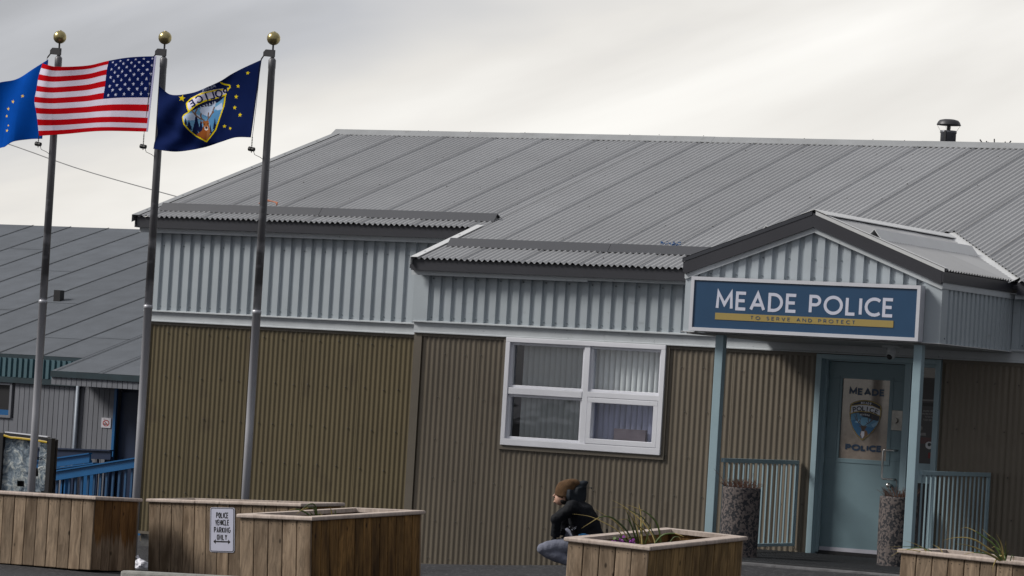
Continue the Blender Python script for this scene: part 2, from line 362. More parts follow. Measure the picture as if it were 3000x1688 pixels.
M['screw_pale'] = mat('grey screw head', (.16,.19,.21), .5)
M['concrete'] = mat('weathered concrete', (.095,.095,.095), .85, var=.25, vscale=14, bump=.4)
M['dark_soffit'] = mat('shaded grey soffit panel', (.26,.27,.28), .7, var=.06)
M['winwhite'] = mat('white window frame', (.68,.69,.74), .4, var=.04, dirt=((.22,.10,.05), 42, .74, .8, (1,1,1)))
M['door'] = mat('blue grey door paint', (.135,.205,.235), .45, var=.06, dirt=((.08,.10,.11), 30, .73, .5, (1,1,1)))
M['doorframe'] = mat('light blue grey frame paint', (.26,.36,.405), .45, var=.06)
M['steel'] = mat('brushed steel', (.62,.60,.58), .28, metal=.95, var=.06)
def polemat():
    m = bpy.data.materials.new('mottled weathered aluminium pole with painted reflection'); m.use_nodes = True; t = m.node_tree; nn = t.nodes.new; ll = t.links.new
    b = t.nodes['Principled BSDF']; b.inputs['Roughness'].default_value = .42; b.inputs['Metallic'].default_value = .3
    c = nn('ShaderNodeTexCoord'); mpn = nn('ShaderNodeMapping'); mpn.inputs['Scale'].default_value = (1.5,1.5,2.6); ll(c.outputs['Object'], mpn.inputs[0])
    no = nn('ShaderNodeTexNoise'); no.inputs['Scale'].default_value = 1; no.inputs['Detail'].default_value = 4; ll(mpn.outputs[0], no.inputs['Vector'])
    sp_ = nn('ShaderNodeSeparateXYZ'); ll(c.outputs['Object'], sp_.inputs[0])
    zr = nn('ShaderNodeMapRange'); zr.inputs['From Min'].default_value = 2.0; zr.inputs['From Max'].default_value = 4.6; zr.inputs['To Min'].default_value = -.14; zr.inputs['To Max'].default_value = .22; ll(sp_.outputs[2], zr.inputs['Value'])  # darker upward: the reflected tones of the shaft are painted into its colour
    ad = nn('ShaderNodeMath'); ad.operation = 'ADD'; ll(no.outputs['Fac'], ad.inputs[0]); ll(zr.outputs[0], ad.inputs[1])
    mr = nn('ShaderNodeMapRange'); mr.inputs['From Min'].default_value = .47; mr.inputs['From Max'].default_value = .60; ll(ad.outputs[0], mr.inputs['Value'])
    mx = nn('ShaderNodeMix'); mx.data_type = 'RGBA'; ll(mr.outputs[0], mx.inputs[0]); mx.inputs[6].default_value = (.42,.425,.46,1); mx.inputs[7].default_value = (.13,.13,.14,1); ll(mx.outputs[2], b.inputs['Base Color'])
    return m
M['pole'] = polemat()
M['darkmetal'] = mat('dark cast metal', (.05,.05,.055), .45, metal=.4)
M['gold'] = mat('dull gold anodised ball', (.42,.35,.17), .3, metal=.9, var=.08)
M['black'] = mat('black plastic', (.012,.012,.014), .45)
M['rope'] = mat('dark halyard rope', (.03,.03,.03), .8)
M['wood_grey'] = wood('weathered grey brown cedar', (.27,.200,.138), (.080,.050,.028), streak=.9, island=.25, var=.45)
M['wood_brown'] = wood('brown stained cedar', (.235,.128,.042), (.050,.025,.008), streak=1.1, island=.3, var=.55)
M['wood_wet'] = wood('grey cedar with brown stain from the top', (.30,.215,.145), (.085,.050,.026), streak=.9, island=.25, var=.45, wet=((.62,.42,.20), .36))
M['wood_tan'] = wood('golden brown cedar', (.27,.172,.072), (.06,.032,.012), streak=1.0, island=.25, var=.45)
M['wood_rail'] = wood('weathered pale rail wood', (.50,.42,.37), (.22,.16,.12), var=.15, knot=.7, island=.05)
M['soil'] = mat('dark potting soil', (.018,.013,.010), .95, var=.4, vscale=20, bump=1, bscale=60)
M['gravel'] = mat('dark asphalt and gravel', (.013,.013,.016), .9, var=.5, vscale=9, bump=1., bscale=22, dirt=((.085,.085,.09), 24, .57, .8, (1,1,1)))
M['leaf'] = mat('green blade', (.075,.115,.028), .5, var=.3, vscale=8, island=.4)
M['straw'] = mat('straw yellow blade', (.36,.28,.10), .55, var=.25, vscale=8, island=.35)
M['twig'] = mat('dry red brown twigs', (.105,.050,.034), .8, var=.3)
M['purple'] = mat('purple petal', (.16,.01,.20), .6)
M['signblue'] = mat('dark blue sign panel', (.018,.060,.130), .35, var=.05)
M['signwhite'] = mat('off white vinyl', (.55,.57,.68), .45, var=.03)
M['signgold'] = mat('mustard vinyl', (.33,.245,.075), .45, var=.03)
M['alu'] = mat('aluminium sign frame', (.60,.61,.66), .4, metal=.2, var=.05)
M['lap'] = mat('painted shadow of sheet joint', (.26,.265,.275), .6)  # strip colour stands in for the shadow under each roof sheet edge
M['letterblue'] = mat('dark blue door lettering', (.012,.034,.075), .4)
M['navy'] = mat('navy vinyl', (.010,.013,.028), .4)
M['paint'] = painted('printed vinyl', .4)
M['cloth'] = painted('printed flag cloth', .85, bump=.15, var=.05)
M['cloth'].node_tree.nodes['Principled BSDF'].inputs['Specular IOR Level'].default_value = .05
M['blind'] = mat('grey white fabric blind', (.80,.81,.77), .8, var=.05)
M['blind_blue'] = mat('white blind behind frosted pane', (.62,.64,.70), .8, var=.04)
M['room'] = mat('dim room wall', (.06,.06,.065), .9)
def glassmat(name, tint=(.92,.95,.98), alpha=.98, rough=.02):
    m = bpy.data.materials.new(name); m.use_nodes = True; t = m.node_tree; t.nodes.clear()
    o = t.nodes.new('ShaderNodeOutputMaterial'); g = t.nodes.new('ShaderNodeBsdfGlossy'); g.inputs['Roughness'].default_value = rough
    g.inputs['Color'].default_value = (.9,.92,1,1)
    tr = t.nodes.new('ShaderNodeBsdfTransparent'); tr.inputs['Color'].default_value = (*[c*alpha for c in tint], 1)
    fr = t.nodes.new('ShaderNodeFresnel'); fr.inputs['IOR'].default_value = 1.6
    bn = t.nodes.new('ShaderNodeTexNoise'); bn.inputs['Scale'].default_value = 1.6; bp = t.nodes.new('ShaderNodeBump'); bp.inputs['Strength'].default_value = .06; bp.inputs['Distance'].default_value = .02
    t.links.new(bn.outputs['Fac'], bp.inputs['Height']); t.links.new(bp.outputs[0], g.inputs['Normal'])
    mx = t.nodes.new('ShaderNodeMixShader'); t.links.new(fr.outputs[0], mx.inputs[0]); t.links.new(tr.outputs[0], mx.inputs[1]); t.links.new(g.outputs[0], mx.inputs[2]); t.links.new(mx.outputs[0], o.inputs[0])
    return m
M['glass'] = glassmat('window glass')
M['glass_frost'] = glassmat('bluish frosted glass', (.86,.88,1.), .85, .15)
M['doorglass'] = mat('door glass with painted tan reflection', (.20,.165,.14), .07, var=.35, vscale=5, spec=.8)  # opaque pane; blotchy tan base colour paints in what the glass reflects
M['darkglass'] = mat('dark hallway glass', (.028,.027,.030), .1)
M['bluepaint'] = mat('bright blue rail paint', (.008,.100,.270), .4, var=.1)
M['bluedark'] = mat('dark navy blue paint', (.006,.018,.055), .5, var=.1)
M['shingle'] = mat('grey rolled roofing', (.092,.103,.120), .9, var=.13, vscale=2.5, bump=.3, bscale=60, island=.06)
M['t111'] = mat('mauve grey board siding', (.16,.167,.19), .8, var=.09, vscale=4, island=.05, stretch=(1,1,.3))
M['teal'] = mat('teal ribbed cladding', (.055,.115,.14), .5, var=.08)
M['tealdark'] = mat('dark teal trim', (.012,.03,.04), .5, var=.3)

# ---------------------------------------------------------------- measured outlines (metres)
FL = {"pole0":[-24.878,34.6,5.404],"pole1":[-23.4,34.6,5.424],"pole2":[-21.941,34.6,5.431],"flag3":{"top":[[-22.016,34.498,5.115],[-22.176,34.472,5.037],[-22.357,34.443,4.942],[-22.496,34.42,4.86],[-22.707,34.386,4.759],[-22.907,34.354,4.699],[-23.022,34.335,4.682],[-23.111,34.321,4.693],[-23.172,34.311,4.736],[-23.227,34.302,4.782]],"bot":[[-22.072,34.488,4.233],[-22.266,34.457,4.227],[-22.45,34.428,4.167],[-22.621,34.4,4.12],[-22.807,34.37,4.073],[-22.951,34.347,4.048],[-23.096,34.323,4.046],[-23.247,34.299,4.065]],"left":[[-23.227,34.302,4.782],[-23.251,34.298,4.608],[-23.245,34.299,4.404],[-23.229,34.302,4.269],[-23.264,34.296,4.146],[-23.247,34.299,4.065]],"right":[[-22.016,34.498,5.115],[-22.072,34.488,4.233]]},"flag2":{"top":[[-23.442,34.502,5.142],[-23.641,34.478,5.132],[-23.837,34.455,5.112],[-24.079,34.425,5.071],[-24.29,34.4,5.023],[-24.519,34.372,4.998],[-24.704,34.35,4.991],[-24.798,34.339,5.005],[-24.9,34.326,5.027]],"bot":[[-23.49,34.496,4.276],[-24.007,34.434,4.268],[-24.312,34.397,4.248],[-24.694,34.351,4.203],[-24.867,34.33,4.185]],"left":[[-24.9,34.326,5.027],[-24.936,34.322,4.877],[-24.94,34.322,4.711],[-24.947,34.321,4.586],[-24.912,34.325,4.435],[-24.884,34.328,4.256],[-24.867,34.33,4.185]],"right":[[-23.442,34.502,5.142],[-23.49,34.496,4.276]]},"flag1":{"top":[[-24.958,34.518,5.093],[-25.115,34.499,4.992],[-25.265,34.481,4.912],[-25.402,34.464,4.849],[-25.573,34.443,4.814],[-25.805,34.415,4.752],[-26.046,34.386,4.788],[-26.328,34.352,4.725]],"bot":[[-24.97,34.516,4.168],[-25.133,34.496,4.159],[-25.319,34.474,4.122],[-25.44,34.459,4.06],[-25.517,34.45,4.044],[-25.748,34.422,3.97],[-25.984,34.394,3.948],[-26.294,34.357,3.826]],"left":[[-26.328,34.352,4.725],[-26.359,34.349,4.499],[-26.354,34.349,4.218],[-26.294,34.357,3.826]],"right":[[-24.958,34.518,5.093],[-24.97,34.516,4.168]]},"aff3":[[-22.685,34.39,4.422],[-22.54,34.413,4.427],[-22.676,34.391,4.287]],"aff3c":[1700,1000],"aff2":[[-24.342,34.394,4.671],[-24.189,34.412,4.675],[-24.332,34.395,4.533]],"aff2c":[700,800],"aff1":[[-25.395,34.465,4.525],[-25.238,34.484,4.529],[-25.385,34.466,4.386]],"aff1c":[100,900],"g3":[[[-14.029,27.251,0.551],[-13.905,27.323,0.539],[-13.802,27.384,0.496],[-13.698,27.447,0.436],[-13.618,27.497,0.333]],[[-13.826,27.252,0.611],[-13.762,27.315,0.561],[-13.704,27.374,0.519],[-13.654,27.43,0.456],[-13.586,27.497,0.335]],[[-13.796,27.506,0.685],[-13.709,27.535,0.644],[-13.618,27.566,0.583],[-13.533,27.594,0.514],[-13.448,27.624,0.403],[-13.423,27.62,0.337]],[[-13.881,27.144,0.441],[-13.835,27.194,0.486],[-13.768,27.256,0.542],[-13.705,27.316,0.548],[-13.656,27.372,0.506],[-13.605,27.428,0.443],[-13.553,27.487,0.329]],[[-13.62,27.279,0.525],[-13.579,27.363,0.536],[-13.565,27.434,0.487],[-13.547,27.512,0.338]],[[-13.587,27.286,0.677],[-13.58,27.356,0.611],[-13.565,27.433,0.495],[-13.532,27.521,0.33]],[[-13.586,27.481,0.673],[-13.561,27.493,0.562],[-13.536,27.504,0.447],[-13.511,27.516,0.332]],[[-13.556,27.535,0.671],[-13.531,27.544,0.564],[-13.523,27.543,0.448],[-13.507,27.547,0.332]],[[-13.56,27.308,0.662],[-13.445,27.421,0.612],[-13.388,27.503,0.549],[-13.371,27.563,0.475],[-13.367,27.619,0.35]],[[-13.698,27.302,0.62],[-13.66,27.345,0.635],[-13.595,27.404,0.618],[-13.499,27.481,0.566],[-13.431,27.544,0.463],[-13.384,27.597,0.349]],[[-13.601,27.388,0.61],[-13.569,27.434,0.562],[-13.541,27.479,0.497],[-13.49,27.534,0.45],[-13.453,27.585,0.352]],[[-13.166,27.634,0.418],[-13.231,27.612,0.439],[-13.302,27.588,0.434],[-13.35,27.576,0.41],[-13.397,27.566,0.348]],[[-13.222,27.698,0.385],[-13.24,27.693,0.409],[-13.279,27.679,0.406],[-13.309,27.67,0.362]],[[-13.561,27.375,0.596],[-13.533,27.427,0.498],[-13.521,27.469,0.415],[-13.517,27.508,0.34]],[[-13.545,27.478,0.563],[-13.525,27.529,0.448],[-13.505,27.579,0.332]],[[-13.721,27.562,0.484],[-13.649,27.538,0.422],[-13.562,27.525,0.328]],[[-13.543,27.646,0.563],[-13.542,27.598,0.48],[-13.516,27.565,0.331]],[[-13.402,27.476,0.523],[-13.428,27.502,0.455],[-13.468,27.523,0.335]],[[-13.377,27.629,0.424],[-13.387,27.616,0.382],[-13.411,27.596,0.339]]],"g2":[[[-17.024,27.691,0.336],[-16.984,27.728,0.388],[-16.943,27.764,0.434],[-16.914,27.796,0.446],[-16.895,27.823,0.416],[-16.89,27.846,0.324]],[[-17.099,27.687,0.373],[-17.064,27.722,0.389],[-17.021,27.762,0.382],[-16.978,27.802,0.36],[-16.944,27.839,0.32]],[[-16.964,27.697,0.383],[-16.921,27.757,0.414],[-16.894,27.81,0.394],[-16.896,27.849,0.323]],[[-16.802,27.899,0.44],[-16.799,27.926,0.401],[-16.798,27.953,0.337]],[[-16.753,27.918,0.411],[-16.749,27.926,0.348]],[[-16.893,27.752,0.416],[-16.898,27.805,0.38],[-16.906,27.858,0.323]],[[-16.798,27.757,0.378],[-16.843,27.8,0.355],[-16.892,27.843,0.324]],[[-16.938,27.776,0.384],[-16.925,27.798,0.357],[-16.9,27.828,0.323]],[[-16.832,27.848,0.363],[-16.859,27.854,0.347],[-16.886,27.86,0.324]]],"g4":[[[-10.554,27.25,0.67],[-10.519,27.261,0.682],[-10.453,27.29,0.658],[-10.386,27.32,0.615],[-10.306,27.358,0.554],[-10.237,27.392,0.445]],[[-10.405,27.319,0.677],[-10.362,27.333,0.64],[-10.281,27.369,0.57],[-10.232,27.39,0.445]],[[-10.269,27.283,0.649],[-10.245,27.324,0.587],[-10.234,27.358,0.521],[-10.229,27.39,0.436]],[[-10.193,27.306,0.598],[-10.206,27.345,0.542],[-10.219,27.386,0.437]],[[-10.624,27.057,0.573],[-10.555,27.109,0.597],[-10.478,27.167,0.604],[-10.407,27.221,0.585],[-10.361,27.263,0.551],[-10.288,27.319,0.499],[-10.233,27.367,0.436]],[[-10.505,27.014,0.554],[-10.459,27.075,0.552],[-10.412,27.138,0.538],[-10.348,27.21,0.509],[-10.283,27.283,0.471],[-10.239,27.345,0.436]],[[-10.349,27.408,0.527],[-10.319,27.393,0.541],[-10.279,27.383,0.527],[-10.23,27.379,0.493],[-10.208,27.361,0.438]],[[-10.525,27.258,0.461],[-10.473,27.278,0.483],[-10.4,27.309,0.486],[-10.334,27.337,0.476],[-10.259,27.372,0.434]],[[-10.312,27.373,0.335],[-10.309,27.364,0.383],[-10.287,27.365,0.441],[-10.257,27.373,0.472],[-10.231,27.378,0.471],[-10.223,27.375,0.446]],[[-10.147,27.378,0.438],[-10.146,27.377,0.475],[-10.159,27.371,0.482],[-10.17,27.366,0.441]],[[-10.264,27.145,0.521],[-10.241,27.248,0.493],[-10.226,27.349,0.437]],[[-10.311,27.137,0.536],[-10.272,27.236,0.501],[-10.227,27.339,0.437]],[[-10.215,27.222,0.561],[-10.221,27.3,0.504],[-10.223,27.382,0.437]],[[-10.165,27.306,0.527],[-10.198,27.36,0.486],[-10.228,27.416,0.436]]],"g5":[[[-11.135,27.481,0.534],[-11.068,27.511,0.517],[-11.014,27.534,0.497],[-10.977,27.548,0.475],[-10.959,27.552,0.448]],[[-11.245,27.407,0.472],[-11.146,27.453,0.483],[-11.059,27.493,0.487],[-10.971,27.533,0.481],[-10.926,27.551,0.469],[-10.906,27.555,0.442]],[[-11.256,27.532,0.392],[-11.19,27.543,0.438],[-11.111,27.562,0.465],[-11.02,27.589,0.479],[-10.965,27.597,0.466],[-10.94,27.589,0.444]],[[-11.224,27.445,0.458],[-11.151,27.47,0.455],[-11.062,27.504,0.46],[-10.972,27.539,0.447]],[[-10.95,27.655,0.513],[-10.893,27.659,0.488],[-10.857,27.652,0.454],[-10.86,27.623,0.44]],[[-11.001,27.582,0.483],[-10.976,27.586,0.465],[-10.963,27.583,0.442]]],"petunia":[[-13.656,27.401,0.356],[-13.634,27.412,0.366],[-13.571,27.447,0.349],[-13.585,27.439,0.336],[-13.688,27.383,0.349]],"g1":[[[-22.848,31.956,-0.503],[-22.808,32.036,-0.536],[-22.786,32.109,-0.665]],[[-22.862,31.95,-0.539],[-22.774,32.056,-0.603],[-22.755,32.126,-0.672]],[[-22.813,31.973,-0.432],[-22.791,32.046,-0.569],[-22.778,32.113,-0.673]],[[-22.874,31.946,-0.626],[-22.804,32.041,-0.622],[-22.74,32.134,-0.671]],[[-22.661,32.061,-0.612],[-22.712,32.091,-0.642],[-22.763,32.122,-0.672]],[[-22.782,31.99,-0.447],[-22.775,32.055,-0.585],[-22.771,32.118,-0.673]]]}
PER = {"right":[0.879,0.473,0.06],"up":[-0.038,-0.055,0.998],"fwd":[-0.475,0.879,0.03],"hip":[-16.594,32.587,0.11],"waist":[-16.611,32.574,0.225],"chest":[-16.639,32.555,0.354],"upch":[-16.675,32.532,0.454],"neckb":[-16.734,32.521,0.508],"head":[-16.814,32.476,0.575],"shL":[-16.666,32.367,0.432],"elL":[-16.807,32.306,0.31],"wrL":[-16.83,32.345,0.145],"hdL":[-16.845,32.361,0.101],"hipL":[-16.552,32.508,0.084],"knL":[-16.918,32.268,0.013],"anL":[-16.596,32.447,-0.143],"toeL":[-16.727,32.379,-0.217],"hlL":[-16.568,32.464,-0.199],"shR":[-16.787,32.666,0.417],"elR":[-16.907,32.663,0.263],"wrR":[-16.881,32.658,0.169],"hipR":[-16.62,32.688,0.093],"knR":[-16.842,32.645,0.172],"anR":[-16.754,32.692,-0.158],"toeR":[-16.879,32.627,-0.232],"hlR":[-16.725,32.71,-0.222],"nose":[-16.864,32.462,0.508],"chin":[-16.832,32.481,0.444],"hat1":[-16.813,32.477,0.553],"hat2":[-16.828,32.466,0.625],"hat3":[-16.805,32.476,0.685],"hat4":[-16.761,32.499,0.713],"hoodA":[-16.715,32.531,0.509],"hoodB":[-16.715,32.528,0.589],"hoodC":[-16.694,32.538,0.645],"hoodD":[-16.651,32.56,0.677],"hoodE":[-16.616,32.578,0.698],"str1":[-16.62,32.521,0.65],"str2":[-16.591,32.537,0.634],"str3":[-16.564,32.552,0.639],"str4":[-16.601,32.531,0.651],"blue":[-16.551,32.415,0.175],"scarf":[-16.669,32.383,0.233],"collar":[-16.746,32.445,0.543],"poch":[-16.467,32.766,0.213]}
PSIGN = [[-19.9329, 30.8036, 0.2159], [-19.6342, 30.791, 0.2305], [-19.923, 30.8094, -0.226], [-19.6179, 30.7966, -0.2116]]

# ================================================================ SETTING: ground
GC = [(-21.,36.8,-.64),(-19.,36.8,-.60),(-25.,38.,-.66),(-22,32.5,-.60),(-24.,33.,-.62),(-18.8,30.7,-.46),(-20.5,30.,-.48),(-16.6,27.2,-.44),(-16,29,-.42),(-13.1,26.9,-.43),(-13,29,-.36),
      (-9.3,27.4,-.36),(-9,29,-.3),(-15.5,33.6,-.045),(-14,33.6,-.045),(-16.5,33.5,-.06),(-14.7,33.2,-.05),(-13,33.3,-.05),(-15.4,32.8,-.08),(-14.2,32.5,-.08),(-15.5,31.5,-.16),(-12.,33,-.1),(-8,36,-.1),(-15,36,-.08),(-17,33.5,-.22),(-17.6,32.6,-.27),(-18,35,-.5),(-17.2,36.5,-.5),
      (-30,40,-.85),(-35,47,-1.15),(-40,55,-1.2),(-20,20,-.35),(-10,15,-.2),(0,0,-.1),(-50,50,-1.4),(0,40,-.1),(0,60,-.3),(-25,60,-.8)]
def ground_z(x, y):
    a = b = 0
    for gx, gy, gz in GC:
        d = (x-gx)**2+(y-gy)**2+.25; w = 1/d**1.7; a += w*gz; b += w
    return a/b
def axis_steps(fine0, fine1, step, far):
    s = [-far, -far/3, -150, -90]; x = fine0
    while x < fine1: s.append(x); x += step
    return s+[90, 150, far/3, far]
mb = MB(); xs = sorted([-1500,-400,-150,-90,-70,-60]+[-50+.5*i for i in range(101)]+[8,20,40,90,200,600,1500]); ys = sorted([-600,-200,-60,-20,0,8,14]+[18+.5*i for i in range(84)]+[64,70,80,110,160,300,700,1800])
mb.v = [V(x, y, ground_z(x, y) if abs(x) < 90 and abs(y) < 110 else -.8) for y in ys for x in xs]
nx = len(xs); mb.f = [(j*nx+i, j*nx+i+1, (j+1)*nx+i+1, (j+1)*nx+i) for j in range(len(ys)-1) for i in range(nx-1)]; mb.m = [0]*len(mb.f)
mb.M = None
setp(mb.build('ground', M['gravel'], smooth=True), kind='structure')
# entrance landing and its rubber mat
mb = MB(); mb.cbox(-17.0, -12.5, 33.72, 37.0, -.5, -.035, .02)
setp(mb.build('entrance_landing', mat('dark worn concrete', (.10,.10,.105), .9, var=.4, vscale=10, bump=.5)), kind='structure')
mb = MB()
mb.box(-16.85, -12.9, 33.95, 36.9, -.031, -.020)
for i in range(60):
    x = -16.83+i*.066
    mb.box(x, x+.022, 33.97, 36.88, -.020, -.012)
for j in range(44):
    y = 33.98+j*.066
    mb.box(-16.84, -12.92, y, y+.022, -.020, -.014)
setp(mb.build('rubber_mat', mat('black rubber mat', (.022,.024,.028), .7, var=.3, vscale=12)), 'black ribbed rubber mat laid before the station door', 'door mat')

# ================================================================ POLICE STATION
ps = thing('police_station', 'long low station clad in brown and pale blue corrugated metal with a grey steel roof', 'building', (-16, 37, -.6))
ZR = lambda y: 3.048+.3093*(y-36.75)
SL = V(0, 1, .3093).normalized(); RN = V(0, -.3093, 1).normalized()
YL, YRt = 38.45, 37.0            # left and right wing wall planes
XL, XC, XE = -26.0, -21.2, -6.0
EYL, EYR, RY = 38.22, 36.75, 43.07
RZ = ZR(RY)
# lower walls
def wall_panel(name, x0, x1, y, z0, z1, m, holes=(), screws=(), sm='screw', per=.068, amp=.0064, parent=ps):
    mb = MB()
    segs = []
    cuts = sorted(set([x0, x1]+[h[0] for h in holes]+[h[1] for h in holes]))
    for a, b in zip(cuts[:-1], cuts[1:]):
        zs = [(z0, z1)]
        for h in holes:
            if h[0] <= a+1e-6 and h[1] >= b-1e-6:
                n = []
                for p, q in zs:
                    if h[2] > p: n.append((p, min(q, h[2])))
                    if h[3] < q: n.append((max(p, h[3]), q))
                zs = n
        for p, q in zs:
            sheet(mb, (0, y, 0), (1,0,0), (0,-1,0), a, b, per, SINE(amp), lambda s, P, p=p: V(P.x, P.y, p), lambda s, P, q=q: V(P.x, P.y, q), per_sheet=12, step=.003)
    for z in screws:
        x = x0+.03; k = 0
        while x < x1-.03:
            if not any(h[0]-.03 < x < h[1]+.03 and h[2]-.03 < z < h[3]+.03 for h in holes):
                zz = z+random.uniform(-.012, .012)
                mb.tube([(x, y-.008, zz), (x, y-.014, zz)], .0085, 6, 1)
            x += per*random.choice((3,4,4,5))
    return mb.build(name, [m, M[sm]], parent, smooth=False)
def smoothed(o):
    o.data.polygons.foreach_set('use_smooth', [True]*len(o.data.polygons)); o.data.update(); return o
smoothed(wall_panel('lower_wall', XL+.02, XC-.0, YL, -.47, 2.20, M['olive'], screws=(-.38,.05,.52,1.0,1.5,2.05)))
smoothed(wall_panel('lower_wall', XC, XE, YRt, -.495, 2.20, M['brown'], holes=((-20.0,-17.975,.945,2.2), (-16.12,-14.65,-.5,2.2)), screws=(-.42,.02,.5,.95,1.45,1.95)))
def part(name, m, f, parent=ps, **k):
    b = MB(); f(b); return b.build(name, M[m] if isinstance(m, str) else m, parent, **k)
# back and side walls, interior
part('back_wall', 'brown', lambda b: (b.box(XL+.05, XL+.15, 38.5, 48, -.6, 3.2), b.box(XL+.05, XE, 47.9, 48, -.6, 3.2), b.box(XE-.1, XE, 37.05, 47.9, -.6, 3.0),
     b.prism([(XL+.05, 38.5, 3.2), (XL+.05, 48, 3.2), (XL+.05, RY, RZ-.1)], (.1,0,0)), b.prism([(XE-.1, 37.1, 3.0), (XE-.1, 48, 3.2), (XE-.1, RY, RZ-.1)], (.1,0,0)), b.box(XC+.02, XC+.12, 37.05, 38.5, -.6, 3.0)))
part('foundation', 'concrete', lambda b: (b.box(XL+.08, XC+.03, YL+.03, YL+.25, -1.2, -.46), b.box(XC+.04, XE, YRt+.03, YRt+.25, -1.2, -.48)))
part('base_flashing', 'brown_trim', lambda b: (b.box(XL, XC-.02, YL-.022, YL-.012, -.50, -.465), b.box(XC-.02, -17.01, YRt-.024, YRt-.012, -.525, -.49)))
part('corner_trim', 'brown_trim', lambda b: (b.box(XC-.055, XC+.05, YRt-.024, YRt-.011, -.50, 2.19), b.box(XC-.055, XC-.045, YRt-.011, YL, -.50, 2.19)))
part('corner_trim', 'olive', lambda b: (b.box(XL-.01, XL+.05, YL-.022, YL-.011, -.47, 2.19), b.box(XL-.01, XL, YL-.01, YL+.2, -.47, 2.19)))
# upper ribbed cladding
def ribbed(name, x0, x1, y, z0, z1, m='pale', parent=ps, ztop=None, screwz=(), phase=0.):
    mb = MB()
    top = ztop or (lambda x: z1)
    if ztop is None:
        sheet(mb, (phase, y, 0), (1,0,0), (0,-1,0), x0-phase, x1-phase, .149, BOXR(.030), lambda s, P: V(P.x, P.y, z0), lambda s, P: V(P.x, P.y, top(P.x)))
    else:
        sheet(mb, (phase, y, 0), (1,0,0), (0,-1,0), x0-phase, x1-phase, .149, BOXR(.030), lambda s, P: V(P.x, P.y, z0), lambda s, P: V(P.x, P.y, top(P.x)))
    k = math.floor((x0-phase)/.149)
    while phase+k*.149 < x1-.06:
        xg = phase+(k+.78)*.149
        if xg > x0+.02:
            for i, z in enumerate(screwz):
                if (i == 0 or k % 2 == 0) and z < top(xg)-.03: mb.tube([(xg, y+.029, z), (xg, y+.021, z)], .009, 6, 1)
        k += 1
    return mb.build(name, [M[m], M['screw_pale']], parent)
ribbed('upper_cladding', XL+.06, XC+.3, YL-.05, 2.33, 3.34, screwz=(2.385, 3.15))
ribbed('upper_cladding', XC+.11, XE, YRt-.045, 2.325, 2.91, screwz=(2.375, 2.83))
part('corner_trim', 'pale', lambda b: (b.box(XL-.02, XL+.07, YL-.062, YL-.05, 2.31, 3.34), b.box(XL-.02, XL-.01, YL-.05, YL+.2, 2.31, 3.34)))
part('corner_trim', 'pale', lambda b: (b.box(XC-.08, XC+.12, YRt-.058, YRt-.045, 2.31, 2.91), b.box(XC-.08, XC-.07, YRt-.045, YL-.05, 2.31, 2.95)))
# drip band: lip and flat sloping strip
def band(b, x0, x1, y):
    b.prism([(x0, y-.075, 2.325), (x0, y-.03, 2.335), (x0, y-.03, 2.322), (x0, y-.075, 2.312)], (x1-x0,0,0))
    b.prism([(x0, y-.035, 2.32), (x0, y-.02, 2.32), (x0, y-.02, 2.195), (x0, y-.035, 2.195)], (x1-x0,0,0))
    b.prism([(x0, y-.05, 2.200), (x0, y-.036, 2.206), (x0, y-.036, 2.192), (x0, y-.05, 2.188)], (x1-x0,0,0))
part('drip_band', 'pale_trim', lambda b: (band(b, XL-.03, -23.2, YL), ))
part('drip_band', 'pale_trim', lambda b: (band(b, -23.197, XC-.06, YL-.003), ))
part('drip_band', 'pale_trim', lambda b: (band(b, XC-.06, -18.75, YRt), ))
part('drip_band', 'pale_trim', lambda b: (band(b, -18.747, XE, YRt-.003), ))
for x0_, x1_, y_ in ((XL, XC-.06, YL), (XC+.05, -20.06, YRt), (-17.93, -16.13, YRt), (-14.64, XE, YRt)):
    part('brown_header', 'brown_trim', lambda b: b.box(x0_, x1_, y_-.02, y_-.011, 2.15, 2.187 if y_ == YRt else 2.194))
# eaves: fascia, light trim under it, soffit
part('fascia', 'fascia', lambda b: (b.box(XL-.14, XC+.25, EYL+.03, EYL+.06, 3.365, ZR(EYL+.03)-.015), b.box(XL-.16, XL-.13, EYL+.03, 38.9, 3.365, ZR(EYL)-.01)))
part('fascia', 'fascia', lambda b: (b.box(XC-.04, -16.86, EYR+.03, EYR+.06, 2.912, ZR(EYR+.03)-.015), b.box(XC-.06, XC-.041, EYR+.03, 38.2, 2.93, 3.03), b.box(-13.76, XE, EYR+.03, EYR+.06, 2.912, ZR(EYR+.03)-.015)))
part('eave_trim', 'pale_trim', lambda b: (b.box(XL-.12, XC+.2, EYL+.09, EYL+.11, 3.305, 3.366), b.box(XC-.06, -18.95, EYR+.085, EYR+.10, 2.858, 2.914), b.box(-18.95, -16.8, EYR+.088, EYR+.103, 2.875, 2.914), b.box(-13.8, XE, EYR+.085, EYR+.10, 2.868, 2.914)))
part('eave_soffit', 'dark_soffit', lambda b: (b.box(XL-.1, XC+.1, EYL+.062, YL, 3.372, 3.382), b.box(XC-.03, XE, EYR+.062, YRt, 2.918, 2.928)))
